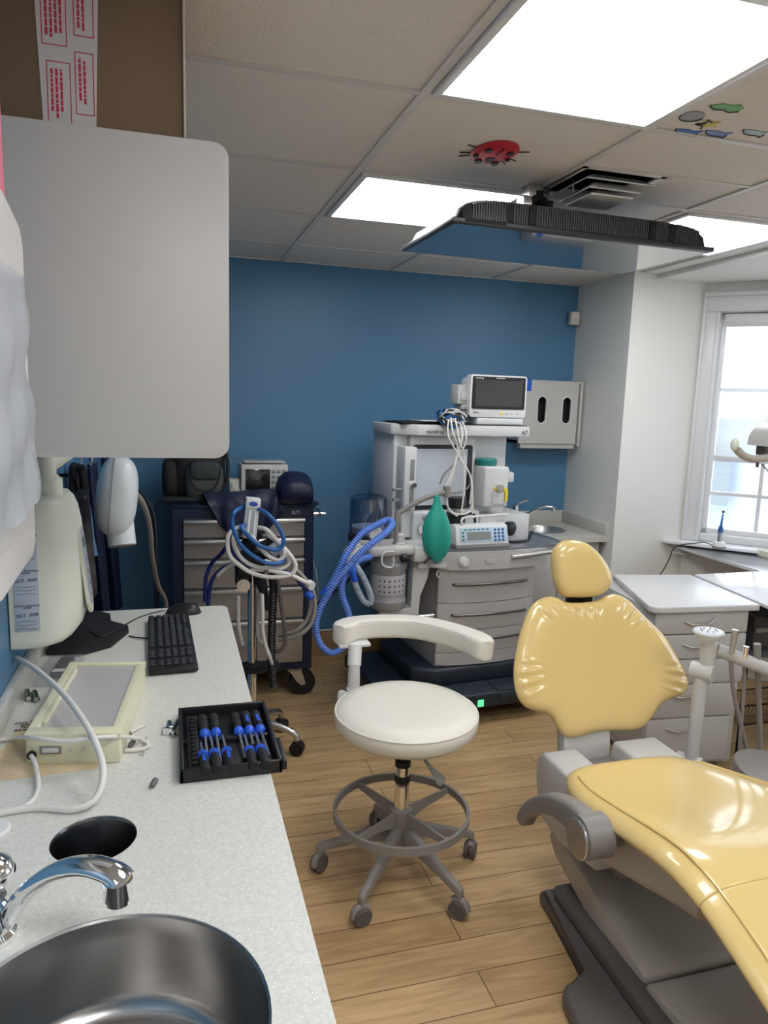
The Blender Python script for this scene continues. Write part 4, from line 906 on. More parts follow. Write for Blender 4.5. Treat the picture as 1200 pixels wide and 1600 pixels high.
# lower right box with black knob
MB().box(.27, .56, .12, .45, .845, .985, .006).build('side_cabinet', WG, t, local=True)
MB().lathe([(.02, 0), (.02, .02), (.035, .022), (.038, .05), (.03, .056), (.001, .057)], (.41, .12, .92), (.3, -1, 0)).build('valve_knob', BLACKP, t, local=True)
# vaporizer
v = MB().box(.27, .41, .10, .25, 1.03, 1.235, .01, 3).build('vaporizer', WG, t, local=True)
MB().lathe([(.052, 0), (.055, .004), (.055, .028), (.048, .036), (.001, .037)], (.325, .19, 1.235)).build('vaporizer_dial', TEAL, v, local=True)
MB().prism([(.325, 1.13), (.385, 1.13), (.40, 1.12), (.40, 1.06), (.385, 1.06), (.385, 1.112), (.325, 1.118)], 'y', .085, .10).build('yellow_key', YEL, v, local=True)
MB().cyl((.35, .10, 1.13), (.35, .07, 1.13), .018).build('filler_cap', STEEL2, v, local=True)
MB().box(.32, .385, .09, .101, 1.045, 1.115, .003).build('filler_block', WG, v, local=True)
MB().box(.41, .47, .15, .20, 1.15, 1.20, .004).cyl((.44, .17, 1.20), (.44, .17, 1.215), .012).build('lock_bracket', WG, t, local=True)
# breathing circuit block and absorber canister
MB().box(-.39, -.16, -.05, .14, .835, .885, .018, 3).build('breathing_block', GREYL, t, local=True)
MB().box(-.16, .0, -.04, .16, .80, .87, .008).box(-.13, -.02, -.02, .2, .76, .80, .01).build('support_arm', WG, t, local=True)
MB().lathe([(.033, 0), (.033, .006), (.026, .01), (.026, .045), (.022, .05), (.001, .051)], (-.225, .0, .885)).build('relief_valve', GREYL, t, local=True)
cc = (-.255, .05, 0)
cn = MB().lathe([(.05, .56), (.075, .565), (.088, .585), (.090, .61), (.084, .618), (.082, .64), (.082, .75), (.088, .76), (.088, .785), (.075, .80), (.08, .835)], cc, seg=32).build('absorber_canister', mat('smoky_canister', (.30, .30, .31), .3), t, local=True)
MB().lathe([(.0826, .645), (.0832, .647), (.0832, .735), (.0826, .737)], cc, seg=32, caps=False).build('canister_label', mat('label_grey', (.50, .48, .50), .5), cn, local=True)
f = MB()
for i in range(3):
    for j in range(6):
        a = math.radians(-140 + 17 * j); r_ = .0836; x, y = cc[0] + r_ * math.cos(a), cc[1] + r_ * math.sin(a); z = .66 + i * .026
        f.box(-.0035, .0035, -.0005, .0005, -.004, .004, M=Matrix.Translation((x, y, z)) @ Matrix.Rotation(a + PI / 2, 4, 'Z'))
f.build('label_symbols', INKB, cn, local=True)
f = MB(); f.prism([(-.10, .80), (-.045, .80), (-.06, .70), (-.10, .62), (-.10, .50), (-.30, .50), (-.30, .555), (-.14, .56), (-.14, .80)], 'y', .02, .07, .004); f.build('canister_bracket', WG, t, local=True)
MB().tube([(-.22, -.0, .53), (-.20, -.02, .525), (-.04, -.02, .525)], .013, 12).build('release_handle', STEEL2, t, local=True)
# bellows dome
dm = (-.31, .20, 0)
MB().lathe([(.092, .90), (.092, 1.06), (.088, 1.08), (.07, 1.09), (.001, 1.092), (.001, 1.089), (.068, 1.087), (.086, 1.078), (.089, 1.06), (.089, .90)], dm, seg=36, caps=False).build('bellows_dome', CLEAR, t, local=True)
MB().lathe([(.097, .87), (.097, .90), (.088, .905), (.001, .905)], dm, seg=36).build('dome_base', BLACKP, t, local=True)
MB().lathe([(.08, .905), (.082, .92), (.07, .925), (.082, .93), (.08, .94), (.001, .942)], dm, seg=32).build('bellows', mat('pale_pink_rubber', (.62, .55, .54), .5), t, local=True)
MB().lathe([(.032, 0), (.034, .012), (.028, .022), (.001, .022)], (-.345, -.0, .935), (-.3, -1, .2)).cyl((-.345, .0, .88), (-.345, .0, .92), .01).build('airway_gauge', WHITEP, t, local=True)
MB().tube([(-.245, -.01, .885), (-.245, -.01, 1.0), (-.225, -.01, 1.04), (-.12, -.03, 1.10), (-.03, -.05, 1.13), (-.012, -.05, 1.132)], .012, 12, .01).lathe([(.019, .0), (.019, .05), (.014, .052)], (-.012, -.05, 1.11)).build('bag_arm', GREYP, t, local=True)
MB().tube([(-.39, .03, .86), (-.44, .0, .85), (-.475, -.02, .80)], .022, 12, rf=lambda s, i: 1.0 if i % 2 else .9).tube([(-.39, .08, .86), (-.44, .08, .85), (-.475, .05, .80)], .022, 12).build('hose_port', GREYL, t, local=True)
f = MB(); f.tube([(-.27, -.052, .86), (-.33, -.07, .86), (-.335, -.07, .81), (-.30, -.07, .79), (-.28, -.07, .80), (-.28, -.07, .84)], .004, 6); f.build('hook_wire', WHITEP, t, local=True)
MB().ball((-.225, -.07, .83), .024, .02, .022).tube([(-.215, -.07, .82), (-.19, -.08, .79), (-.14, -.06, .80), (-.10, -.05, .81)], .002, 6).build('black_plug', BLACKP, t, local=True)
MB().cyl((-.105, -.045, .87), (-.105, -.045, .89), .010).cyl((-.105, -.05, .87), (-.095, -.06, .84), .005).cyl((-.12, -.06, .80), (-.085, -.06, .83), .007).build('toggle_lever', BLACKP, t, local=True)
f = MB(); f.lathe([(.045, 0), (.045, .015), (.001, .016)], (-.035, -.03, .775)).tube([(-.035 + .012 * math.cos(a), -.05, .74 + .016 * math.sin(a)) for a in [PI / 2 + k * .6 for k in range(10)]], .004, 8); f.build('bag_hook', GREYL, t, local=True)
# green breathing bag
f = MB(); bp = [at(683, y, y=3.135) for y in (772, 790, 800, 815, 835, 850, 865, 874, 880)]; wv = [.015, .017, .042, .064, .074, .072, .054, .030, .008]
R = []
for p, r_ in zip(spline(bp, .5), [0] * 20): pass
for i, p in enumerate(bp):
    r_ = wv[i]; R.append([p + Vector((r_ * math.cos(a) * (1 + .05 * math.sin(3 * a)), r_ * .62 * math.sin(a) * (1 - .28 * max(0, math.cos(a + PI / 2)) ** 8), 0)) for a in [2 * PI * k / 32 for k in range(32)]])
o = tag(f.rings(R).build('breathing_bag', GREEN, ang=80), 'green rubber breathing bag hanging from the grey arm', 'breathing bag')
sm = o.modifiers.new('s', 'SUBSURF'); sm.levels = 1; sm.render_levels = 1
# hoses
hp = [(540, 545, 3.12), (450, 570, 3.08), (370, 640, 3.06), (300, 760, 3.05), (300, 880, 3.05), (345, 1010, 3.05), (370, 1130, 3.05), (340, 1260, 3.05), (270, 1345, 3.05), (190, 1360, 3.05), (110, 1290, 3.05), (75, 1170, 3.05), (90, 1040, 3.05), (150, 910, 3.05), (230, 780, 3.04), (350, 630, 3.03), (450, 515, 3.02), (560, 425, 3.02), (670, 340, 3.05), (725, 270, 3.10), (700, 232, 3.13), (640, 250, 3.13), (560, 290, 3.12), (470, 345, 3.10), (390, 440, 3.09), (320, 550, 3.08), (250, 700, 3.08), (150, 870, 3.08)]
hose('breathing_hose', hp, .0165, BLUEH, 'blue corrugated breathing hose looping left of the anaesthesia machine', ox=480, oy=770, s=5.4545, rf=lambda s, i: 1.0 if i % 2 else .84, step=.0055)
hose('scavenging_hose', [(400, 600, 3.07), (460, 690), (515, 800), (545, 900), (530, 945), (485, 925), (440, 850), (400, 750), (380, 660, 3.05)], .015, CLEARH, 'translucent grey corrugated hose loop beside the canister', Y=3.05, ox=480, oy=770, s=5.4545, rf=lambda s, i: 1.0 if i % 2 else .84, step=.0055)
tag(MB().cyl(at(544, 884, y=3.04), at(551, 892, y=3.04), .021).cyl(at(550, 890, y=3.04), at(555, 908, y=3.04), .015, .013).build('hose_connector', BLUEP), 'blue plastic connector joining the breathing hoses', 'connector')
tag(MB().cyl(at(505, 930, y=3.07), at(512, 920, y=3.07), .017).build('hose_cuff', BLUEP), 'blue cuff at the lower end of the breathing hose', 'connector')
hose('black_hose', [(545, 590, 3.3), (400, 700), (250, 830), (60, 960)], .009, NAVY, 'dark hose running behind the blue corrugated hose', Y=3.3, ox=480, oy=770, s=5.4545)
# items on top
ML = lambda x, y, z: MG @ Vector((x, y, z))
t = thing('bedside_monitor', 'white framed patient monitor with dark screen on top of the anaesthesia machine', 'monitor', ML(.40, .3, 1.441), RG)
Mb = Matrix.Translation((0, 0, 0)); X0 = -.18
MB().prism(rrect(-.165, .165, .038, .252, .014), 'y', -.07, -.02, .006, 3).build('casing', WHITEP, t, local=True)
MB().prism(rrect(-.155, .155, .080, .244, .006), 'y', -.0735, -.068).build('screen_bezel', BLACKP, t, local=True)
MB().box(-.138, .138, -.0745, -.072, .094, .226).build('screen', mat('grey_black_screen', (.055, .058, .062), .12, coat=1), t, local=True, smooth=False)
f = MB(); 
for k in range(3): f.box(.045 + k * .032, .062 + k * .032, -.0712, -.069, .054, .064, .001)
f.build('side_buttons', GREYL, t, local=True)
MB().box(.012, .030, -.0712, -.069, .053, .065, .001).build('alarm_button', YEL, t, local=True)
MB().box(-.02, .03, -.0742, -.073, .235, .239).build('alarm_lamp', GREYL, t, local=True)
MB().prism([(-.07, 0), (-.07, .034), (-.02, .04), (.06, .04), (.08, 0)], 'x', -.12, .155, .006).box(-.15, .15, -.02, .08, .04, .24, .02).build('base', WHITEP, t, local=True)
Ml = MG @ Matrix.Translation((.40, .3, 1.441))
text('mindray', .015, Ml @ frame((-.118, -.0745, .236), (1, 0, 0), (0, 0, 1)), WHITEP, t)
text('ePM 12', .012, Ml @ frame((-.128, -.0712, .060), (1, 0, 0), (0, 0, 1)), INKB, t)
MB().box(-.215, -.165, -.03, .06, .10, .20, .008).box(-.20, -.165, -.04, .0, .12, .16, .004).box(-.19, -.15, -.03, .06, .02, .10, .008).build('parameter_module', GREYL, t, local=True)
f = MB()
for k in range(3): f.cyl((-.20, -.035, .035 + k * .022), (-.17, -.045, .035 + k * .022), .009)
f.build('module_socket', GREYP, t, local=True)
f = MB(); f.prism([(-.16, 1.4415), (.06, 1.4415), (.06, 1.453), (-.16, 1.449)], 'y', .17, .40, .002); o = f.build('folder', BLACKM); o.data.transform(Matrix.Identity(4))
tag(o, 'flat black folder lying at the left of the machine top shelf', 'folder'); o.matrix_world = MG @ Matrix.Translation(o.location)
f = MB(); f.box(-.06, .12, .15, .30, 1.4545, 1.457); o = tag(f.build('paper_sheet', mat('white_paper', (.7, .7, .7), .6)), 'white paper lying on the black folder', 'paper'); o.matrix_world = MG @ Matrix.Translation(o.location)
# cable bundle
t = thing('monitor_leads', 'tangled bundle of white and blue monitor leads hanging over the screen', 'cables', ML(.08, .2, 1.46))
cb = at(704, 654, y=3.34); random.seed(5)
for nm, m, n_, rr in (('white_leads', WHITEH, 12, .0036), ('blue_leads', BLUET, 7, .0045), ('black_leads', BLACKP, 5, .004)):
    f = MB()
    for k in range(n_):
        a0 = random.random() * 6; c = cb + Vector((random.uniform(-.03, .03) + (-.025 if nm == 'blue_leads' else .0), random.uniform(-.03, .03), random.uniform(-.02, .015)))
        r1, r2 = random.uniform(.02, .055), random.uniform(.015, .035)
        f.tube([c + Vector((r1 * math.cos(a0 + q), .03 * math.sin(q * 2 + a0), r2 * math.sin(a0 + q))) for q in [2 * PI * i / 8 for i in range(8)]], rr, 6, closed=True)
    f.build(nm, m, t)
f = MB()
def drop(pts): f.tube(cp(600, 680, 5.217, pts, 3.16), .0042, 8)
drop([(530, -130, 3.30), (520, -60, 3.22), (530, 20), (570, 100), (620, 180), (670, 260), (710, 350), (720, 450), (725, 640)])
drop([(545, -140, 3.30), (560, -30), (600, 100), (580, 220), (545, 330), (500, 430), (500, 540), (560, 630), (640, 645), (700, 620), (725, 560)])
drop([(580, -140, 3.30), (620, 60), (650, 140), (655, 300), (650, 480), (630, 630)])
drop([(640, -110, 3.28), (670, -20), (660, 80), (600, 170), (560, 320), (520, 460), (525, 600), (600, 660)])
drop([(620, -100, 3.28), (640, 0), (610, 140), (640, 230), (700, 320), (715, 420), (700, 560)])
f.build('hanging_leads', WHITEH, t)
f = MB(); f.tube(cp(600, 680, 5.217, [(615, 165, 3.18), (560, 250), (490, 320), (455, 400)], 3.18), .0048, 8).tube(cp(600, 680, 5.217, [(640, 230, 3.18), (690, 310), (700, 400), (640, 460), (540, 475)], 3.18), .004, 8)
f.build('grey_lead', GREYP, t)
# clear breathing filter thing
# infusion pump
t = thing('infusion_pump', 'white infusion pump with grey display and blue keypad on the work surface', 'pump', ML(.22, .05, .846), RG)
f = MB(); f.prism([(-.06, 0), (-.055, .022), (-.035, .105), (.0, .115), (.08, .095), (.10, .02), (.09, 0)], 'x', -.145, .145, .006); f.build('casing', WHITEP, t, local=True)
MB().prism([(-.065, .0), (-.062, .02), (.1, .02), (.1, .0)], 'x', -.148, .148, .003).build('base', GREYP, t, local=True)
MPu = Matrix.Translation((0, -.0555, .022)) @ Matrix.Rotation(math.radians(-13.5), 4, 'X')
MB().box(-.125, .14, -.0022, 0, .006, .080, .001, M=MPu).build('face_plate', mat('pale_blue_plate', (.50, .62, .72), .4), t, local=True)
MB().box(-.085, .045, -.004, -.002, .018, .058, M=MPu).build('display', SCREENG, t, local=True)
f = MB()
for i in range(3):
    for j in range(4): f.cyl(MPu @ Vector((.070 + i * .022, -.002, .014 + j * .017)), MPu @ Vector((.070 + i * .022, -.0045, .014 + j * .017)), .0065, seg=10)
f.build('keypad', BLUET, t, local=True)
f = MB()
for k in range(6): f.box(-.10 + k * .024, -.085 + k * .024, -.003, -.002, .066, .072, M=MPu)
for k in range(3): f.cyl(MPu @ Vector((-.108, -.002, .02 + k * .018)), MPu @ Vector((-.108, -.004, .02 + k * .018)), .006, seg=10)
f.build('status_marks', TEAL, t, local=True)
MB().cyl((-.15, .03, .045), (-.13, .03, .045), .03).build('clamp_wheel', mat('amber_plastic', (.35, .28, .12), .4), t, local=True)
f = MB(); f.tube([(-.10, -.02, .11), (-.09, 0, .14), (0, .02, .145), (.12, .02, .15), (.2, .05, .145)], .006, 8); f.build('carrying_tube', WHITEP, t, local=True)
MB().tube([ML(.36, .08, .862), ML(.45, .06, .852), ML(.55, .10, .852), ML(.62, .2, .852), ML(.70, .3, .852)], .006, 8).build('power_cord', BLACKP, t)
t = thing('travel_mug', 'black insulated travel mug with steel band behind the pump', 'mug', ML(.125, .11, .846))
c = ML(.125, .11, .846)
MB().lathe([(.036, 0), (.038, .01), (.048, .15), (.048, .165)], c).build('cup', BLACKP, t)
MB().lathe([(.0492, .165), (.0492, .185), (.001, .186)], c).build('steel_band', STEEL2, t)
MB().lathe([(.0495, .186), (.0495, .222), (.046, .238), (.001, .24)], c).build('lid', BLACKP, t)
MB().tube([c + Vector((.045, 0, .15)), c + Vector((.092, -.01, .15)), c + Vector((.092, -.01, .07)), c + Vector((.040, 0, .055))], .007, 8).build('handle', BLACKP, t)
c = ML(.245, .09, .846); t = thing('small_bottle', 'small bottle with yellow-green cap beside the travel mug', 'bottle', c)
MB().lathe([(.019, 0), (.020, .005), (.020, .075), (.014, .09), (.001, .091)], c).build('bottle_body', GREYL, t)
MB().lathe([(.0205, .07), (.0205, .085), (.012, .105), (.001, .106)], c).build('cap', mat('lime_cap', (.50, .60, .25), .4), t)

# ============================================================ BACK SINK CORNER
t = thing('corner_worktop', 'small sand-coloured worktop with splashback in the back right corner', 'worktop', (2.15, 3.9, .77))
f = MB(); f.plate([(1.80, 3.64), (XC, 3.64), (XC, YB), (1.80, YB)], [circ(2.165, 3.90, .135)[::-1]], .765, .80); f.build('slab', WTOP2, t)
MB().box(1.80, XC, YB - .02, YB, .80, .875, .002).box(XC - .02, XC, 3.64, YB - .02, .80, .875, .002).build('splashback', WTOP2, t)
t = thing('sink_cabinet', 'grey base cabinet under the back corner sink', 'cabinet', (2.13, 3.9, 0))
MB().box(1.90, XC - .02, 3.70, YB - .02, .1, .62).box(1.90, XC - .02, 3.70, 3.715, .6, .765).box(1.90, 1.92, 3.7, YB - .02, .6, .765).box(1.92, XC - .02, 3.74, YB - .02, 0, .1).build('carcass', LAM, t, smooth=False)
for k in (0, 1):
    x0 = 1.905 + k * .265; d = MB().box(x0, x0 + .26, 3.682, 3.70, .12, .755, .003).build('door', LAM, t); MB().prism(rrect(x0 + .03, x0 + .235, .42, .72, .02), 'y', 3.679, 3.683, .001).build('door_panel', LAM, d)
t = thing('corner_sink', 'oval steel sink in the back corner worktop', 'sink', (2.165, 3.90, .66))
MB().lathe([(.142, .0015), (.135, .001), (.128, -.01), (.122, -.09), (.10, -.11), (.02, -.115), (.02, -.12), (.11, -.116), (.13, -.09), (.134, -.01)], (2.165, 3.90, .80), seg=48, caps=False).build('basin', STEEL2, t)
MB().lathe([(.02, -.118), (.02, -.114), (.001, -.114)], (2.165, 3.90, .80), seg=16).build('drain', STEEL, t)
t = thing('mixer_tap', 'chrome single-lever tap behind the corner sink', 'tap', (2.06, 4.07, .80))
c = (2.06, 4.06, .80)
MB().lathe([(.026, 0), (.026, .006), (.021, .012), (.021, .10), (.018, .125), (.001, .13)], c).build('body', CHROME, t)
MB().tube([(2.06, 4.05, .83), (2.10, 4.01, .87), (2.17, 3.95, .925), (2.22, 3.92, .935), (2.235, 3.91, .925)], .010, 10).cyl((2.235, 3.91, .935), (2.238, 3.908, .905), .014).build('spout', CHROME, t)
MB().tube([(2.06, 4.05, .925), (2.075, 4.04, .945), (2.105, 4.02, .960), (2.12, 4.01, .962)], .008, 10).build('lever', CHROME, t)
# glove cabinet on wall
t = thing('glove_cabinet', 'grey wall cabinet with two oval holes beside the monitor', 'cabinet', (2.24, 4.05, 1.29))
f = MB(); x0, x1, z0, z1 = 2.02, 2.41, 1.315, 1.685
fr = MB()
def oval(cx_, cz, a, b_, n=28):
    P = []
    for k in range(n):
        w_ = 2 * PI * k / n; P.append((cx_ + a * math.cos(w_), cz + (b_ - a) * (1 if math.sin(w_) >= 0 else -1) + a * math.sin(w_)))
    return P
hs = [oval(2.165, 1.52, .031, .082), oval(2.335, 1.52, .031, .082)]
fr.plate([(x0, z0), (x1, z0), (x1, z1), (x0, z1)], [h[::-1] for h in hs], 0, .018)
for v in fr.bm.verts: v.co = Vector((v.co.x, 4.0 - v.co.z + .018, v.co.y))
fr.build('front_panel', LAM, t)
MB().box(x0, x1, 4.018, YB, z0, z0 + .018).box(x0, x1 + .03, 4.0, YB, z1, z1 + .012, .002).box(x0, x0 + .018, 4.018, YB, z0, z1).box(x1 + .012, x1 + .03, 3.995, YB, z0 - .015, z1, .003).box(x0, x1, YB - .01, YB, z0, z1).box(x0 + .02, x1, 4.01, 4.05, z0 - .03, z0, .002).build('carcass', LAM, t)
MB().box(x0 + .02, x1 - .01, 4.05, 4.14, z0 + .02, z1 - .02).build('black_infill', BLACKM, t)  # matte black block filling the cabinet behind the oval holes
for h in hs: MB().tube([Vector((p[0], 3.999, p[1])) for p in h], .004, 6, .02, closed=True).build('hole_rim', WHITEP, t)
f = MB(); f.box(2.045, 2.085, 3.995, 4.0, 1.63, 1.70, .001).box(2.045, 2.085, 3.995, 4.03, 1.697, 1.701, .001); tag(f.build('blue_tape', BTAPE), 'piece of blue tape on the top edge of the glove cabinet', 'tape')
t = thing('motion_sensor', 'small white motion sensor high in the back right corner', 'sensor', (2.42, 4.11, 2.04))
MB().box(2.375, 2.435, 4.085, 4.125, 2.045, 2.125, .008, 3).build('cover', mat('aged_white', (.66, .63, .56), .4), t); MB().box(2.40, 2.44, 4.12, YB, 2.06, 2.11, .004).build('bracket', WHITEP, t); MB().box(2.385, 2.425, 4.0835, 4.086, 2.085, 2.115, .003).build('lens', WHITEP, t)

# ============================================================ STOOL
t = thing('operator_stool', 'white vinyl operator stool with curved arm pad, foot ring and casters', 'stool', (.705, 2.075, 0))
sc = Vector((.719, 2.10, .014)); bc = Vector((.705, 2.075, 0))
MB().lathe([(.001, .478), (.17, .478), (.208, .484), (.230, .505), (.234, .535), (.230, .546)], sc, seg=64).lathe([(.230, .546), (.217, .560), (.18, .567), (.10, .568), (.001, .564)], sc, seg=64).build('seat', VINYLW, t, ang=60)
MB().tube([sc + Vector((.2308 * math.cos(a), .2308 * math.sin(a), .547)) for a in [2 * PI * k / 40 for k in range(40)]], .0028, 8, closed=True).build('seat_piping', VINYLW, t)
MB().lathe([(.11, .462), (.11, .478)], sc).box(sc.x - .03, sc.x + .03, sc.y - .08, sc.y + .08, .445, .465, .005).build('seat_plate', GREYP, t)
MB().cyl(bc + Vector((0, 0, .25)), sc + Vector((-.008, -.02, .46)), .015, seg=20).build('piston', CHROME, t)
MB().cyl(bc + Vector((0, 0, .20)), bc + Vector((0, 0, .40)), .024, seg=24).build('gas_column', CHROME, t)
MB().lathe([(.025, .33), (.0265, .333), (.0265, .352), (.025, .355)], bc).build('column_collar', BLACKP, t); MB().lathe([(.026, .385), (.026, .403), (.018, .41)], bc).build('column_collar', BLACKP, t)
# foot ring
f = MB(); rc = bc + Vector((0, 0, .225)); R = []
for k in range(72):
    a = 2 * PI * k / 72; d = Vector((math.cos(a), math.sin(a), 0)); R.append([rc + d * r_ + Vector((0, 0, z)) for r_, z in ((.213, -.013), (.2235, -.013), (.2235, .013), (.213, .013))])
f.rings(R, closed=True); f.build('foot_ring', GREYP, t, ang=50)
for u_, v_ in ((563, 1226), (700, 1233), (556, 1312), (703, 1318)):
    e_ = at(u_, v_, z=.225) - bc; a = math.atan2(e_.y, e_.x); d = Vector((math.cos(a), math.sin(a), 0)); s_ = Vector((-d.y, d.x, 0)); f = MB(); R = []
    for q, h_, z in ((.02, .055, .205), (.10, .032, .216), (.215, .018, .222)): 
        c = bc + d * q; R.append([c + s_ * .006 + Vector((0, 0, z - h_ / 2)), c - s_ * .006 + Vector((0, 0, z - h_ / 2)), c - s_ * .004 + Vector((0, 0, z + h_ / 2)), c + s_ * .004 + Vector((0, 0, z + h_ / 2))])
    f.rings(R); f.build('ring_spoke', GREYP, t)
MB().lathe([(.030, .09), (.034, .12), (.032, .19), (.036, .20), (.036, .235), (.028, .24)], bc).build('hub', GREYP, t)
def caster_angle(k): return math.radians([160, 228, 292, 2, 85][k])
for k, a in enumerate([math.atan2(y - 2.075, x - .705) for x, y in ((.434, 2.157), (.507, 1.86), (.824, 1.83), (.96, 2.099), (.70, 2.36))]):
    d = Vector((math.cos(a), math.sin(a), 0)); s_ = Vector((-d.y, d.x, 0)); f = MB(); R = []
    for q, z, wv_, h_ in ((.02, .155, .022, .06), (.08, .145, .020, .045), (.16, .122, .017, .032), (.235, .098, .015, .024), (.262, .088, .014, .030), (.276, .078, .012, .03)):
        c = bc + d * q; R.append([c + s_ * wv_ + Vector((0, 0, z - h_ / 2)), c - s_ * wv_ + Vector((0, 0, z - h_ / 2)), c - s_ * wv_ * .7 + Vector((0, 0, z + h_ / 2)), c + s_ * wv_ * .7 + Vector((0, 0, z + h_ / 2))])
    f.rings(R); f._bev(f.bm.verts, .004, 2); l = f.build('leg', GREYP, t)
    e = bc + d * .266; rot = a + [1.0, -.6, .3, .9, 0][k]; dd = Vector((math.cos(rot), math.sin(rot), 0)); ss = Vector((-dd.y, dd.x, 0)); c = e + Vector((0, 0, .029))
    MB().cyl(e + Vector((0, 0, .05)), e + Vector((0, 0, .085)), .006, seg=10).tube([c + dd * .027, c + dd * .02 + Vector((0, 0, .022)), c + Vector((0, 0, .031)), c - dd * .02 + Vector((0, 0, .022))], .012, 10).build('caster_fork', GREYP, l)
    for q in (-1, 1): MB().lathe([(.024, 0), (.029, .002), (.029, .013), (.024, .016), (.023, .014), (.001, .014)], c + ss * q * .004, ss * q, 24).build('caster_wheel', GREYD, l)
# arm pad
pp = Vector((.622, 2.42, 0))
P = spline([(.575, 2.47, .705), (.64, 2.53, .705), (.75, 2.53, .708), (.87, 2.49, .71), (.96, 2.40, .71), (1.03, 2.275, .708), (1.04, 2.20, .705)], .02); P = P
f = MB(); R = []; n = len(P)
for i, p in enumerate(P):
    tt = (P[min(n - 1, i + 1)] - P[max(0, i - 1)]).normalized(); sd = tt.cross(Vector((0, 0, 1))).normalized(); s = i / (n - 1); e = min(s, 1 - s) / .07; k_ = 1 if e >= 1 else max(.25, (1 - (1 - e) ** 2.2)) ** .5
    sec = []
    for x_, z_ in rrect(-.042, .042, -.04, .035, .017, 4): sec.append(p + sd * x_ * k_ + Vector((0, 0, z_ * (1 if e >= .3 else .9))))
    R.append(sec)
f.rings(R); f.build('arm_pad', VINYLW, t, ang=50)
f = MB()
for sg in (-1, 1): f.tube([p + (P[min(n - 1, i + 1)] - P[max(0, i - 1)]).normalized().cross(Vector((0, 0, 1))) * sg * .0385 + Vector((0, 0, .0285)) for i, p in enumerate(P) if 3 < i < n - 4], .0018, 6, .02)
f.build('arm_pad_piping', VINYLW, t)
MB().cyl(pp + Vector((0, 0, .50)), pp + Vector((0, 0, .61)), .023, .021).cyl(pp + Vector((0, 0, .60)), pp + Vector((.01, .03, .665)), .025).box(pp.x - .05, pp.x + .07, pp.y + .03, pp.y + .12, .655, .668, .004).build('arm_post', WHITEP, t)
MB().lathe([(.027, .47), (.028, .48), (.028, .515), (.024, .52)], pp).tube([pp + Vector((0, 0, .485)), Vector((.64, 2.36, .465)), Vector((.69, 2.2, .46)), Vector((.71, 2.12, .46))], .014, 10).build('arm_bracket', WHITEP, t)
f = MB(); f.prism([((.030 + .006 * math.cos(3 * a)) * math.cos(a), (.030 + .006 * math.cos(3 * a)) * math.sin(a)) for a in [2 * PI * k / 36 for k in range(36)]], 'y', -.012, .006, .003)
for v in f.bm.verts: v.co = v.co + pp + Vector((-.038, -.02, .485))
f.build('arm_knob', WHITEP, t)
f = MB(); P2 = [at(663, 1186, y=2.04), at(673, 1200, y=2.02), at(685, 1215, y=2.0), at(692, 1224, y=1.99)]
f.tube(P2, .026, 10, rf=lambda s, i: .25 + .85 * s ** 1.3 if s < .97 else .7, flat=.35); f.build('height_lever', GREYP, t)

# ============================================================ DENTAL CHAIR
t = thing('dental_chair', 'yellow vinyl dental chair with grey-beige body reclining towards the camera', 'dental chair', (1.33, 1.5, 0))
def seat_sections(rows, N=22):
    R = []
    for (y, xl, xr, zt, th, dish) in rows:
        xc, hw = (xl + xr) / 2, (xr - xl) / 2; ring = []
        us = [math.sin(PI / 2 * (-1 + 2 * k / N)) for k in range(N + 1)]
        for u_ in us: ring.append(Vector((xc + hw * u_, y, zt - th / 2 + th / 2 * max(0, 1 - abs(u_) ** 3.2) ** .5 - dish * max(0, 1 - (u_ / .78) ** 2))))
        for u_ in us[::-1][1:-1]: ring.append(Vector((xc + hw * u_, y, zt - th / 2 - th / 2 * max(0, 1 - abs(u_) ** 4) ** .6)))
        R.append(ring)
    return R
rows = [(1.775, 1.14, 1.47, .478, .02, 0), (1.768, 1.12, 1.50, .492, .055, 0), (1.745, 1.10, 1.53, .505, .08, .002), (1.70, 1.075, 1.56, .512, .095, .006), (1.62, 1.055, 1.60, .522, .10, .012), (1.50, 1.045, 1.625, .545, .10, .022), (1.36, 1.04, 1.64, .575, .10, .026), (1.25, 1.04, 1.645, .592, .10, .018), (1.18, 1.04, 1.645, .590, .10, .012), (1.122, 1.042, 1.645, .577, .095, .010), (1.1175, 1.042, 1.645, .575, .095, .010), (1.117, 1.05, 1.637, .573, .08, .010)]
seat_rows = rows
o = MB().rings(seat_sections(rows)).build('seat_cushion', VINYLY, t, ang=70); o.modifiers.new('s', 'SUBSURF').render_levels = 1
rows = [(1.1165, 1.05, 1.637, .573, .08, .010), (1.116, 1.042, 1.645, .5745, .095, .010), (1.111, 1.042, 1.645, .573, .095, .010), (1.06, 1.044, 1.64, .555, .095, .012), (.98, 1.048, 1.635, .520, .095, .014), (.85, 1.055, 1.63, .455, .095, .014), (.6, 1.065, 1.61, .36, .095, .012), (.35, 1.08, 1.59, .30, .09, .01), (.15, 1.10, 1.56, .27, .085, .006), (.08, 1.13, 1.52, .262, .06, 0), (.06, 1.18, 1.46, .25, .02, 0)]
o = MB().rings(seat_sections(rows)).build('leg_cushion', VINYLY, t, ang=70); o.modifiers.new('s', 'SUBSURF').render_levels = 1; leg_rows = rows
def rim_seam(rows, u_, nm):
    P = []
    for (y, xl, xr, zt, th, dish) in rows:
        xc, hw = (xl + xr) / 2, (xr - xl) / 2
        P.append(Vector((xc + hw * u_, y, zt - th / 2 + th / 2 * max(0, 1 - abs(u_) ** 3.2) ** .5 - dish * max(0, 1 - (u_ / .78) ** 2) + .0005)))
    MB().tube(P, .0035, 8).build(nm, VINYLY, t)
for u_ in (-.84, .84): rim_seam(seat_rows[3:-1], u_, 'seam'); rim_seam(leg_rows[1:-2], u_, 'seam')
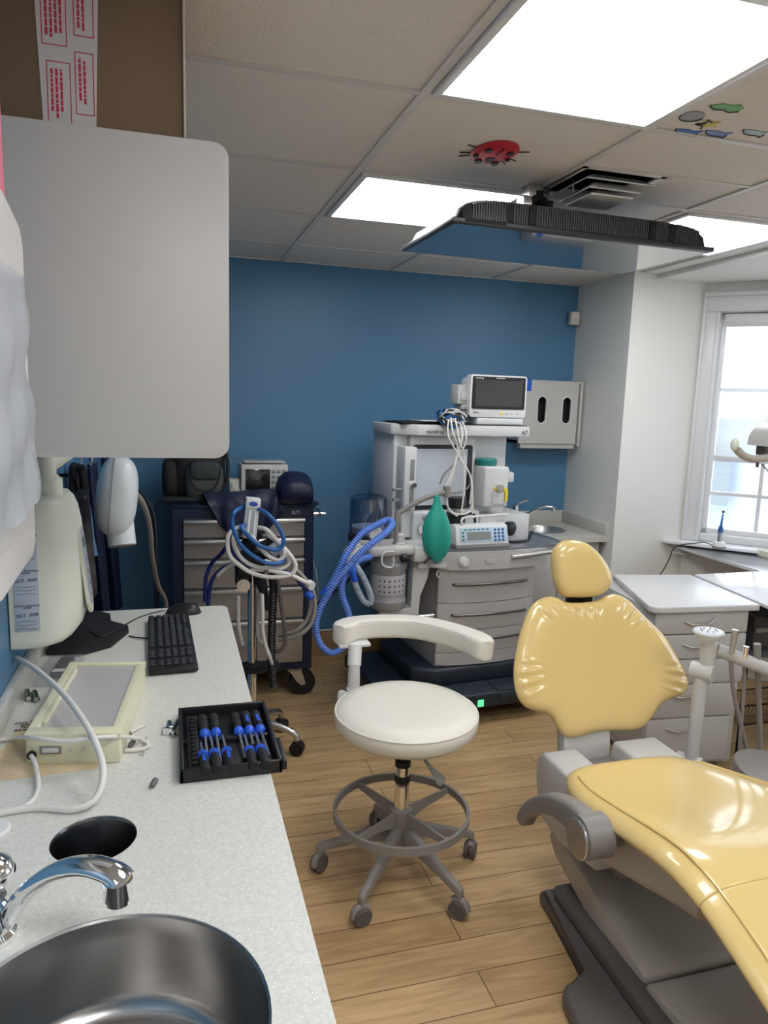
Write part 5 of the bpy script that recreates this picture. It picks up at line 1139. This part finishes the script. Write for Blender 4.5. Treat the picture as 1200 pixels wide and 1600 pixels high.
# backrest: outline on a tilted plane
def tilt_plane(u, v, y0, z0, k):
    d = CR * ((u - 600) / FPX) + CF - CU * ((v - 800) / FPX); n = Vector((0, 1, -k)); tt = ((Vector((0, y0, z0)) - CC).dot(n)) / d.dot(n); return CC + d * tt
ol = [(215, 318), (170, 335), (135, 370), (105, 440), (80, 530), (63, 640), (68, 730), (95, 795), (140, 826), (205, 840), (238, 868), (262, 915), (300, 952), (360, 948), (430, 928), (520, 920), (600, 917), (645, 900), (685, 858), (718, 805), (765, 778), (825, 755), (846, 710), (828, 655), (790, 580), (735, 495), (675, 435), (620, 380), (565, 328), (510, 306), (465, 318), (435, 336), (360, 345), (290, 342), (250, 322)]
def pillow(ol, off, sc_, pl, front, back, nrm, dish=0, flats=.0, puck=None):
    O = spline([tilt_plane(off[0] + x / sc_, off[1] + y / sc_, *pl) for x, y in ol], .009, closed=True); n = len(O)
    c = sum(O, Vector()) / n; f = MB(); rings_ = []
    qs = [(.05, 1), (.25, 1), (.45, 1), (.60, 1), (.68, 1), (.76, 1), (.82, 1), (.88, 1), (.93, 1), (.975, 1), (1.0, 1)]
    def hgt(q): return (max(0, 1 - q ** 7)) ** .5
    for q, _ in qs:
        ring = []
        for i, p in enumerate(O):
            w_ = (puck(i / n, q) if puck else 0); b_ = c + (p - c) * q
            ring.append(b_ + nrm * (front * hgt(q) - dish * max(0, 1 - q ** 2 * 1.3) + w_))
        rings_.append(ring)
    for q in (.985, .94, .8, .5, .1): rings_.append([c + (p - c) * q - nrm * back * hgt(q) for p in O])
    f.rings(rings_); return f
kb = .45; nb = Vector((0, -1, kb)).normalized()
def puck(s, q):
    if q < .72 or q > .985: return 0
    g_ = 0
    for a, b_ in ((.14, .24), (.58, .68), (.88, .99), (.0, .05), (.76, .86)):
        if a < s < b_: g_ = math.sin((s - a) / (b_ - a) * PI)
    return .0058 * g_ * math.sin(s * 2 * PI * 42) * math.sin((q - .72) / .265 * PI)
o = pillow(ol, (780, 820), 2.857, (1.97, .47, kb), .032, .03, nb, .012, puck=puck).build('backrest', VINYLY, t, ang=80); o.modifiers.new('s', 'SUBSURF').render_levels = 1
hl = [(255, 90), (235, 130), (236, 200), (250, 270), (280, 318), (330, 326), (400, 324), (450, 312), (485, 280), (494, 235), (480, 190), (440, 130), (390, 85), (340, 66), (290, 68)]
nh = Vector((0, -1, .22)).normalized()
o = pillow(hl, (780, 820), 2.857, (2.17, .93, .22), .04, .03, nh).build('headrest', VINYLY, t, ang=80); o.modifiers.new('s', 'SUBSURF').render_levels = 1
MB().box(1.33, 1.43, 2.18, 2.20, .80, 1.02, .004).build('headrest_bar', BLACKP, t)
# back support post and rear block
f = MB(); R = []
for y, z, a, b_ in ((1.955, .34, 1.225, 1.40), (1.965, .44, 1.225, 1.40), (1.985, .50, 1.228, 1.405), (2.05, .60, 1.24, 1.42), (2.13, .78, 1.28, 1.44)): R.append([Vector((a, y, z)), Vector((b_, y, z)), Vector((b_, y + .05, z)), Vector((a, y + .05, z))])
f.rings(R); f._bev(f.bm.verts, .006, 2); f.build('backrest_post', GREYL, t)
MB().prism([(1.60, .42), (1.78, .455), (1.93, .455), (1.96, .43), (1.97, .36), (1.93, .24), (1.80, .22), (1.60, .26)], 'x', 1.125, 1.25, .012, 3).prism([(1.60, .42), (1.78, .455), (1.95, .455), (1.97, .36), (1.93, .24), (1.80, .22), (1.60, .26)], 'x', 1.395, 1.56, .012, 3).build('rear_housing', GREYL, t)
MB().box(1.22, 1.40, 1.62, 1.955, .2, .40, .01).build('hinge_block', GREYP, t)
# seat shell
f = MB(); R = []
for x_, s_ in ((1.085, .0), (1.10, .02), (1.12, .0), (1.33, -.0), (1.56, .0), (1.60, .02)):
    k_ = 0 if .0 == s_ else .03
    R.append([Vector((x_, 1.66 - k_, .47)), Vector((x_, 1.66 - k_, .36 + k_)), Vector((x_, 1.57, .325 + k_)), Vector((x_, 1.38, .375 + k_)), Vector((x_, 1.24, .42 + k_)), Vector((x_, 1.165, .445 + k_ * .3)), Vector((x_, 1.16, .50)), Vector((x_, 1.25, .53)), Vector((x_, 1.4, .50))])
R = []
for x_, k_ in ((1.083, .045), (1.09, .02), (1.11, .005), (1.14, 0), (1.53, 0), (1.58, .02), (1.595, .045)):
    R.append([Vector((x_, 1.66 - k_ * .5, .46)), Vector((x_, 1.65 - k_ * .5, .36 + k_)), Vector((x_, 1.57, .318 + k_)), Vector((x_, 1.38, .372 + k_)), Vector((x_, 1.24, .415 + k_)), Vector((x_, 1.165, .442 + k_ * .5)), Vector((x_, 1.16, .515)), Vector((x_, 1.25, .53)), Vector((x_, 1.4, .50))])
f = MB().rings(R); f.build('seat_shell', BEIGE, t, ang=45)
# lift body
MB().prism([(1.88, .235), (1.66, .175), (1.50, .13), (1.425, .12), (1.385, .105), (1.395, .05), (1.43, .03), (1.62, .068), (1.86, .135), (1.905, .18)], 'x', 1.150, 1.55, .014, 4).build('lift_arm', BEIGE, t)
MB().prism([(1.41, .02), (1.378, .098), (1.345, .108), (1.10, .135), (.85, .15), (.66, .13), (.62, .02)], 'x', 1.145, 1.56, .014, 4).build('front_cover', BEIGE, t)
MB().prism([(1.09, 1.84), (1.07, 1.49), (.985, 1.49), (.955, 1.46), (.92, 1.25), (.92, .60), (1.72, .60), (1.72, 1.45), (1.58, 1.84)], 'z', 0, .045, .018, 3).prism([(1.115, 1.80), (1.10, 1.40), (1.10, .7), (1.60, .7), (1.60, 1.80)], 'z', .04, .085, .015, 3).build('base_plate', GREYD, t)
# armrest
f = MB(); ap = [(820, 1283), (827, 1268), (842, 1258), (865, 1256), (890, 1268), (910, 1285), (925, 1305)]
P = spline([at(u, v, x=1.005) for u, v in ap], .012); R = []; n = len(P)
for i, p in enumerate(P):
    tt = (P[min(n - 1, i + 1)] - P[max(0, i - 1)]).normalized(); up_ = tt.cross(Vector((1, 0, 0))).normalized(); s = i / (n - 1); r_ = .020 + .024 * s ** 1.5; e = min(1, s / .05 + .45)
    R.append([p + Vector((x_ * e, 0, 0)) + up_ * z_ * e for x_, z_ in rrect(-.026, .026, -r_, r_, .014, 4)])
f.rings(R); pc = at(925, 1310, x=1.005)
f.cyl((.975, pc.y + .01, pc.z), (1.045, pc.y + .01, pc.z), .055, seg=40); a_ = f.build('armrest', GREYP, t, ang=50)
MB().lathe([(.051, 0), (.051, .006), (.048, .009), (.001, .009)], (.975, pc.y + .012, pc.z - .004), (-1, 0, 0), 40).build('armrest_cap', STEEL2, a_)
MB().cyl((1.04, pc.y + .01, pc.z), (1.10, pc.y + .01, pc.z), .035).build('armrest_pivot', GREYP, a_)

# ============================================================ DELIVERY ARM
t = thing('instrument_arm', 'grey articulated dental instrument arm with suction head beside the chair', 'dental unit', (1.70, 1.9, .36))
Y = 1.90
tb, bt = at(1097, 1050, y=Y), at(1079, 1192, y=Y)
MB().cyl(bt, tb, .0225, seg=24).build('post', GREYL, t)
d = Vector((.55, -.83, 0)).normalized()
MB().cyl(tb - d * .035, tb + d * .035, .029, seg=28).build('elbow_joint', GREYL, t)
MB().cyl(bt - d * .045 , bt + d * .035, .027, seg=28).cyl(bt - d * .02, bt - d * .02 + Vector((-.02, 0, -.08)), .03).build('base_joint', GREYL, t)
k0, k1 = at(1104, 1040, y=Y), at(1108, 1003, y=Y)
MB().cyl(k0, k1, .023, .028, 24).build('neck', GREYL, t)
f = MB(); kc = at(1107, 990, y=Y); f.lathe([(.022, -.03), (.030, -.018), (.048, -.002), (.050, .006), (.046, .011), (.001, .012)], kc, (.0, .02, 1), 28); hd = f.build('suction_head', XWHITE, t)
f = MB()
for k in range(9):
    a = 2 * PI * k / 8; r_ = .022 if k < 8 else 0; f.cyl(kc + Vector((r_ * math.cos(a) * 1.2, r_ * math.sin(a), .0115)), kc + Vector((r_ * math.cos(a) * 1.2, r_ * math.sin(a) - .001, .0135)), .003, seg=8)
f.build('head_hole', GREYP, hd)
MB().cyl(at(1118, 1014, y=Y), at(1240, 1062, y=1.82), .022, seg=24).build('cross_arm', GREYL, t)
for k, (u0, v0, u1, v1, r_, m, nm) in enumerate(((1143, 1020, 1149, 984, .011, STEEL2, 'syringe'), (1163, 1030, 1166, 1010, .010, CHROME, 'handpiece'), (1184, 1035, 1183, 1006, .012, GREYP, 'suction_tip'))):
    p, q = at(u0, v0, y=1.86), at(u1, v1, y=1.86); i_ = MB().cyl(p, q, r_ * .8, r_, 14).build(nm, m, t)
P = [[(1142, 1022), (1143, 1050), (1147, 1085), (1157, 1130), (1170, 1180), (1185, 1215)], [(1163, 1030), (1163, 1060), (1160, 1110), (1156, 1160), (1154, 1215)], [(1183, 1035), (1185, 1080), (1187, 1130), (1187, 1180), (1184, 1230)]]
for pts, nm, r_ in zip(P, 'abc', (.0075, .006, .009)): MB().tube([at(u, v, y=1.88) for u, v in pts], r_, 10).build('hose', GREYP, t)
# chair side swivel tray seen behind the seat
MB().prism([(1.79 + .13 * math.cos(a) , 1.60 + .20 * math.sin(a)) for a in [2 * PI * k / 28 for k in range(28)]], 'z', .40, .46, .01).build('unit_housing', GREYP, t)
MB().cyl((1.79, 1.6, .02), (1.79, 1.6, .41), .045).lathe([(.13, 0), (.13, .015), (.05, .03)], (1.79, 1.6, 0)).build('pedestal', GREYD, t)
MB().tube([(1.70, 1.89, .35), (1.73, 1.80, .36), (1.78, 1.70, .39)], .03, 12).build('link_arm', GREYP, t)

# ============================================================ MOBILE CABINET
t = thing('drawer_cart', 'grey drawer unit with white top and curved handles beside the chair', 'drawer unit', (2.12, 2.65, 0))
top = [(2.045, 2.965), (2.44, 2.90)]; 
pts = [Vector((1.880, 2.425, 0)), Vector((2.365, 2.378, 0)), Vector((2.44, 2.90, 0)), Vector((2.045, 2.965, 0))]
f = MB(); O = []
cr = [pts[3], pts[0], pts[1], pts[2]]
rp = [(p.x, p.y) for p in (pts[3], )] + [(1.870 + .005, 2.46), (1.885, 2.43), (1.915, 2.418)] + [(2.368, 2.378), (2.44, 2.90)]
f.prism(rp, 'z', .722, .75, .006, 3); f.build('top', mat('white_laminate_top', (.66, .66, .67), .3), t)
fr_ = (pts[1] - pts[0]).normalized(); MCa = Matrix(((fr_.x, -fr_.y, 0, 1.905), (fr_.y, fr_.x, 0, 2.44), (0, 0, 1, 0), (0, 0, 0, 1)))
Wc = .43
f = MB(); f.box(.0, Wc, .02, .48, .03, .722, .004, M=MCa); f.build('carcass', LAM, t)
MB().box(.02, Wc - .04, .05, .45, 0, .03, M=MCa).build('plinth', LAMD, t)
for k, (z0, z1) in enumerate(((.625, .718), (.515, .621), (.405, .511), (.255, .401), (.05, .251))):
    x1 = Wc - (0, 0, 0, .02, .035)[k]
    d = MB().box(.0, x1, 0, .024, z0, z1, .005, M=MCa).build('drawer', LAM, t)
    zz = z1 - .035; xc_ = (.20, .20, .175, .165, .16)[k]
    f = MB(); f.tube([MCa @ Vector((xc_ - .07, -.001, zz - .004)), MCa @ Vector((xc_ - .03, -.016, zz - .014)), MCa @ Vector((xc_ + .03, -.018, zz - .010)), MCa @ Vector((xc_ + .07, -.001, zz + .008))], .005, 10, rf=lambda s, i: .55 + .6 * math.sin(PI * s)); f.build('handle', STEEL2, d)

# ============================================================ BAY COUNTER
t = thing('marble_counter', 'glossy white counter running in front of the bay window', 'counter', (3.0, 2.6, .70))
cl = B0 + BD * 0.0 - BN * .03
def bayp(s, n): p = B0 + BD * s + BN * n; return (p.x, p.y)
xA = 2.865
import_y = B0.y - (xA - B0.x)
MB().prism([(2.385, 2.345), (4.20, 2.15), (4.20, 2.30), bayp(1.70, -.005), bayp((xA - B0.x) * math.sqrt(2) + .12, -.005), (xA, B0.y - (xA - B0.x) - .10), (xA, 2.897), (2.46, 2.897)], 'z', .735, .75, .002).build('counter_top', MARB, t)
MB().prism([(2.395, 2.36), (4.18, 2.17), (4.18, 2.24), (2.41, 2.44)], 'z', .69, .735).build('front_rail', BLACKP, t)
for x_, y_ in ((3.05, 2.36), (4.10, 2.26), (2.50, 2.86)): MB().box(x_, x_ + .03, y_, y_ + .03, 0, .735).build('leg', BLACKP, t)
# objects below
t = thing('printer', 'dark grey boxy device on the shelf below the bay counter', 'device', (2.62, 2.58, .50))
MB().box(2.47, 2.80, 2.50, 2.80, .50, .655, .01).build('casing', mat('graphite_plastic', (.05, .05, .055), .4), t)
MB().box(2.48, 2.55, 2.497, 2.501, .58, .60).build('badge', GREYP, t)
t = thing('wire_shelf_rack', 'dark metal shelf rack with wire lower shelf under the counter', 'shelf', (2.70, 2.65, 0))
MB().box(2.43, 2.98, 2.47, 2.85, .472, .498, .004).build('upper_shelf', mat('charcoal_board', (.07, .07, .075), .45), t)
f = MB()
for k in range(26): f.cyl((2.44 + k * .021, 2.49, .155), (2.44 + k * .021, 2.83, .155), .002, seg=6)
for y in (2.49, 2.66, 2.83): f.cyl((2.43, y, .152), (2.98, y, .152), .004, seg=8)
f.build('wire_grid', BRONZE, t)
for x in (2.44, 2.97):
    for y in (2.49, 2.83): MB().cyl((x, y, 0), (x, y, .48), .008, seg=12).build('post', BRONZE, t)
t = thing('green_canister', 'dark green container standing by the delivery arm at the right border', 'container', (2.28, 2.05, 0))
MB().lathe([(.09, 0), (.095, .01), (.095, .30), (.08, .36), (.05, .39), (.001, .395)], (2.27, 2.02, 0)).build('canister_body', DGREEN, t)
MB().box(2.19, 2.22, 1.925, 1.93, .2, .26).build('white_label', WHITEP, t)
# sill items
sl = at(1123, 856, z=.786); 
t = thing('curing_light', 'blue and silver curing light standing in its white charger on the sill', 'curing light', sl)
MB().lathe([(.034, 0), (.036, .006), (.034, .022), (.026, .034), (.016, .037)], sl).build('charger', WHITEP, t)
f = MB(); f.lathe([(.0355, .0), (.037, .003), (.037, .010), (.035, .012)], sl); f.build('charger_trim', GREYP, t)
MB().lathe([(.014, .03), (.014, .09), (.013, .105)], sl).build('handle', STEEL2, t)
MB().lathe([(.0145, .088), (.014, .108), (.010, .125)], sl).build('blue_grip', BLUET, t)
MB().tube([sl + Vector((0, 0, .11)), sl + Vector((.002, 0, .15)), sl + Vector((.006, 0, .195))], .006, 8, rf=lambda s, i: 1.3 - .7 * s).build('light_guide', BLUET, t)
MB().ball(sl + Vector((.006, 0, .205)), .008).build('tip_ball', mat('brown_tip', (.05, .02, .015), .4), t)
tag(MB().tube([sl + Vector((-.03, .02, .012)), at(1100, 847, y=3.30), at(1085, 849, y=3.33), at(1066, 851, y=3.38), at(1052, 858, y=3.44), at(1045, 875, y=3.5), at(1035, 893, y=3.53), at(1025, 905, y=3.54)], .003, 6).build('charger_cord', BLACKP), 'thin black charger cord hanging off the window sill', 'cord')
o = at(1206, 872, z=.755); tag(MB().box(o.x - .03, o.x + .15, o.y - .05, o.y + .08, .7515, .79, .006).build('cream_device', mat('cream_case', (.58, .56, .44), .4)), 'low cream-coloured device on the counter at the right border', 'device')
# operating lamp
t = thing('operating_lamp', 'dental operating lamp with pale handles at the right border', 'dental lamp', (1.95, 1.85, 1.42))
Y = 1.85
f = MB(); f.tube([at(1152, 703, y=Y), at(1160, 711, y=Y), at(1175, 717, y=Y), at(1192, 716, y=Y), at(1215, 712, y=Y)], .012, 12); f.build('handle_bar', BEIGE, t)
MB().ball(at(1148, 695, y=Y), .011, .014, .020).build('handle_knob', XRAYM, t)
f = MB(); P = spline([at(1190, 697, y=Y), at(1193, 684, y=Y), at(1202, 672, y=Y), at(1218, 664, y=Y), at(1245, 659, y=Y)], .01)
R = []
for i, p in enumerate(P): 
    tt = (P[min(len(P) - 1, i + 1)] - P[max(0, i - 1)]).normalized(); u_ = tt.cross(Vector((0, 1, 0))).normalized(); R.append([p + u_ * a + Vector((0, b_, 0)) for a, b_ in ((-.010, -.03), (.010, -.03), (.010, .05), (-.010, .05))])
f.rings(R); f.build('reflector_shell', GREYL, t)
f = MB(); f.cyl(at(1184, 718, y=Y), at(1183, 730, y=Y), .005).tube([at(1190, 725, y=Y), at(1205, 740, y=Y), at(1220, 742, y=Y)], .002, 6).box(at(1196, 700, y=Y).x, at(1225, 700, y=Y).x, Y, Y + .04, at(1200, 712, y=Y).z, at(1200, 690, y=Y).z, .004); f.build('yoke', GREYD, t)
p = at(1235, 690, y=Y)
MB().tube([p, p + Vector((.05, 0, .15)), p + Vector((.10, -.1, .45)), Vector((2.15, 1.6, H - .02))], .018, 10).lathe([(.05, 0), (.05, .02)], (2.15, 1.6, H - .02)).build('suspension_arm', GREYL, t)
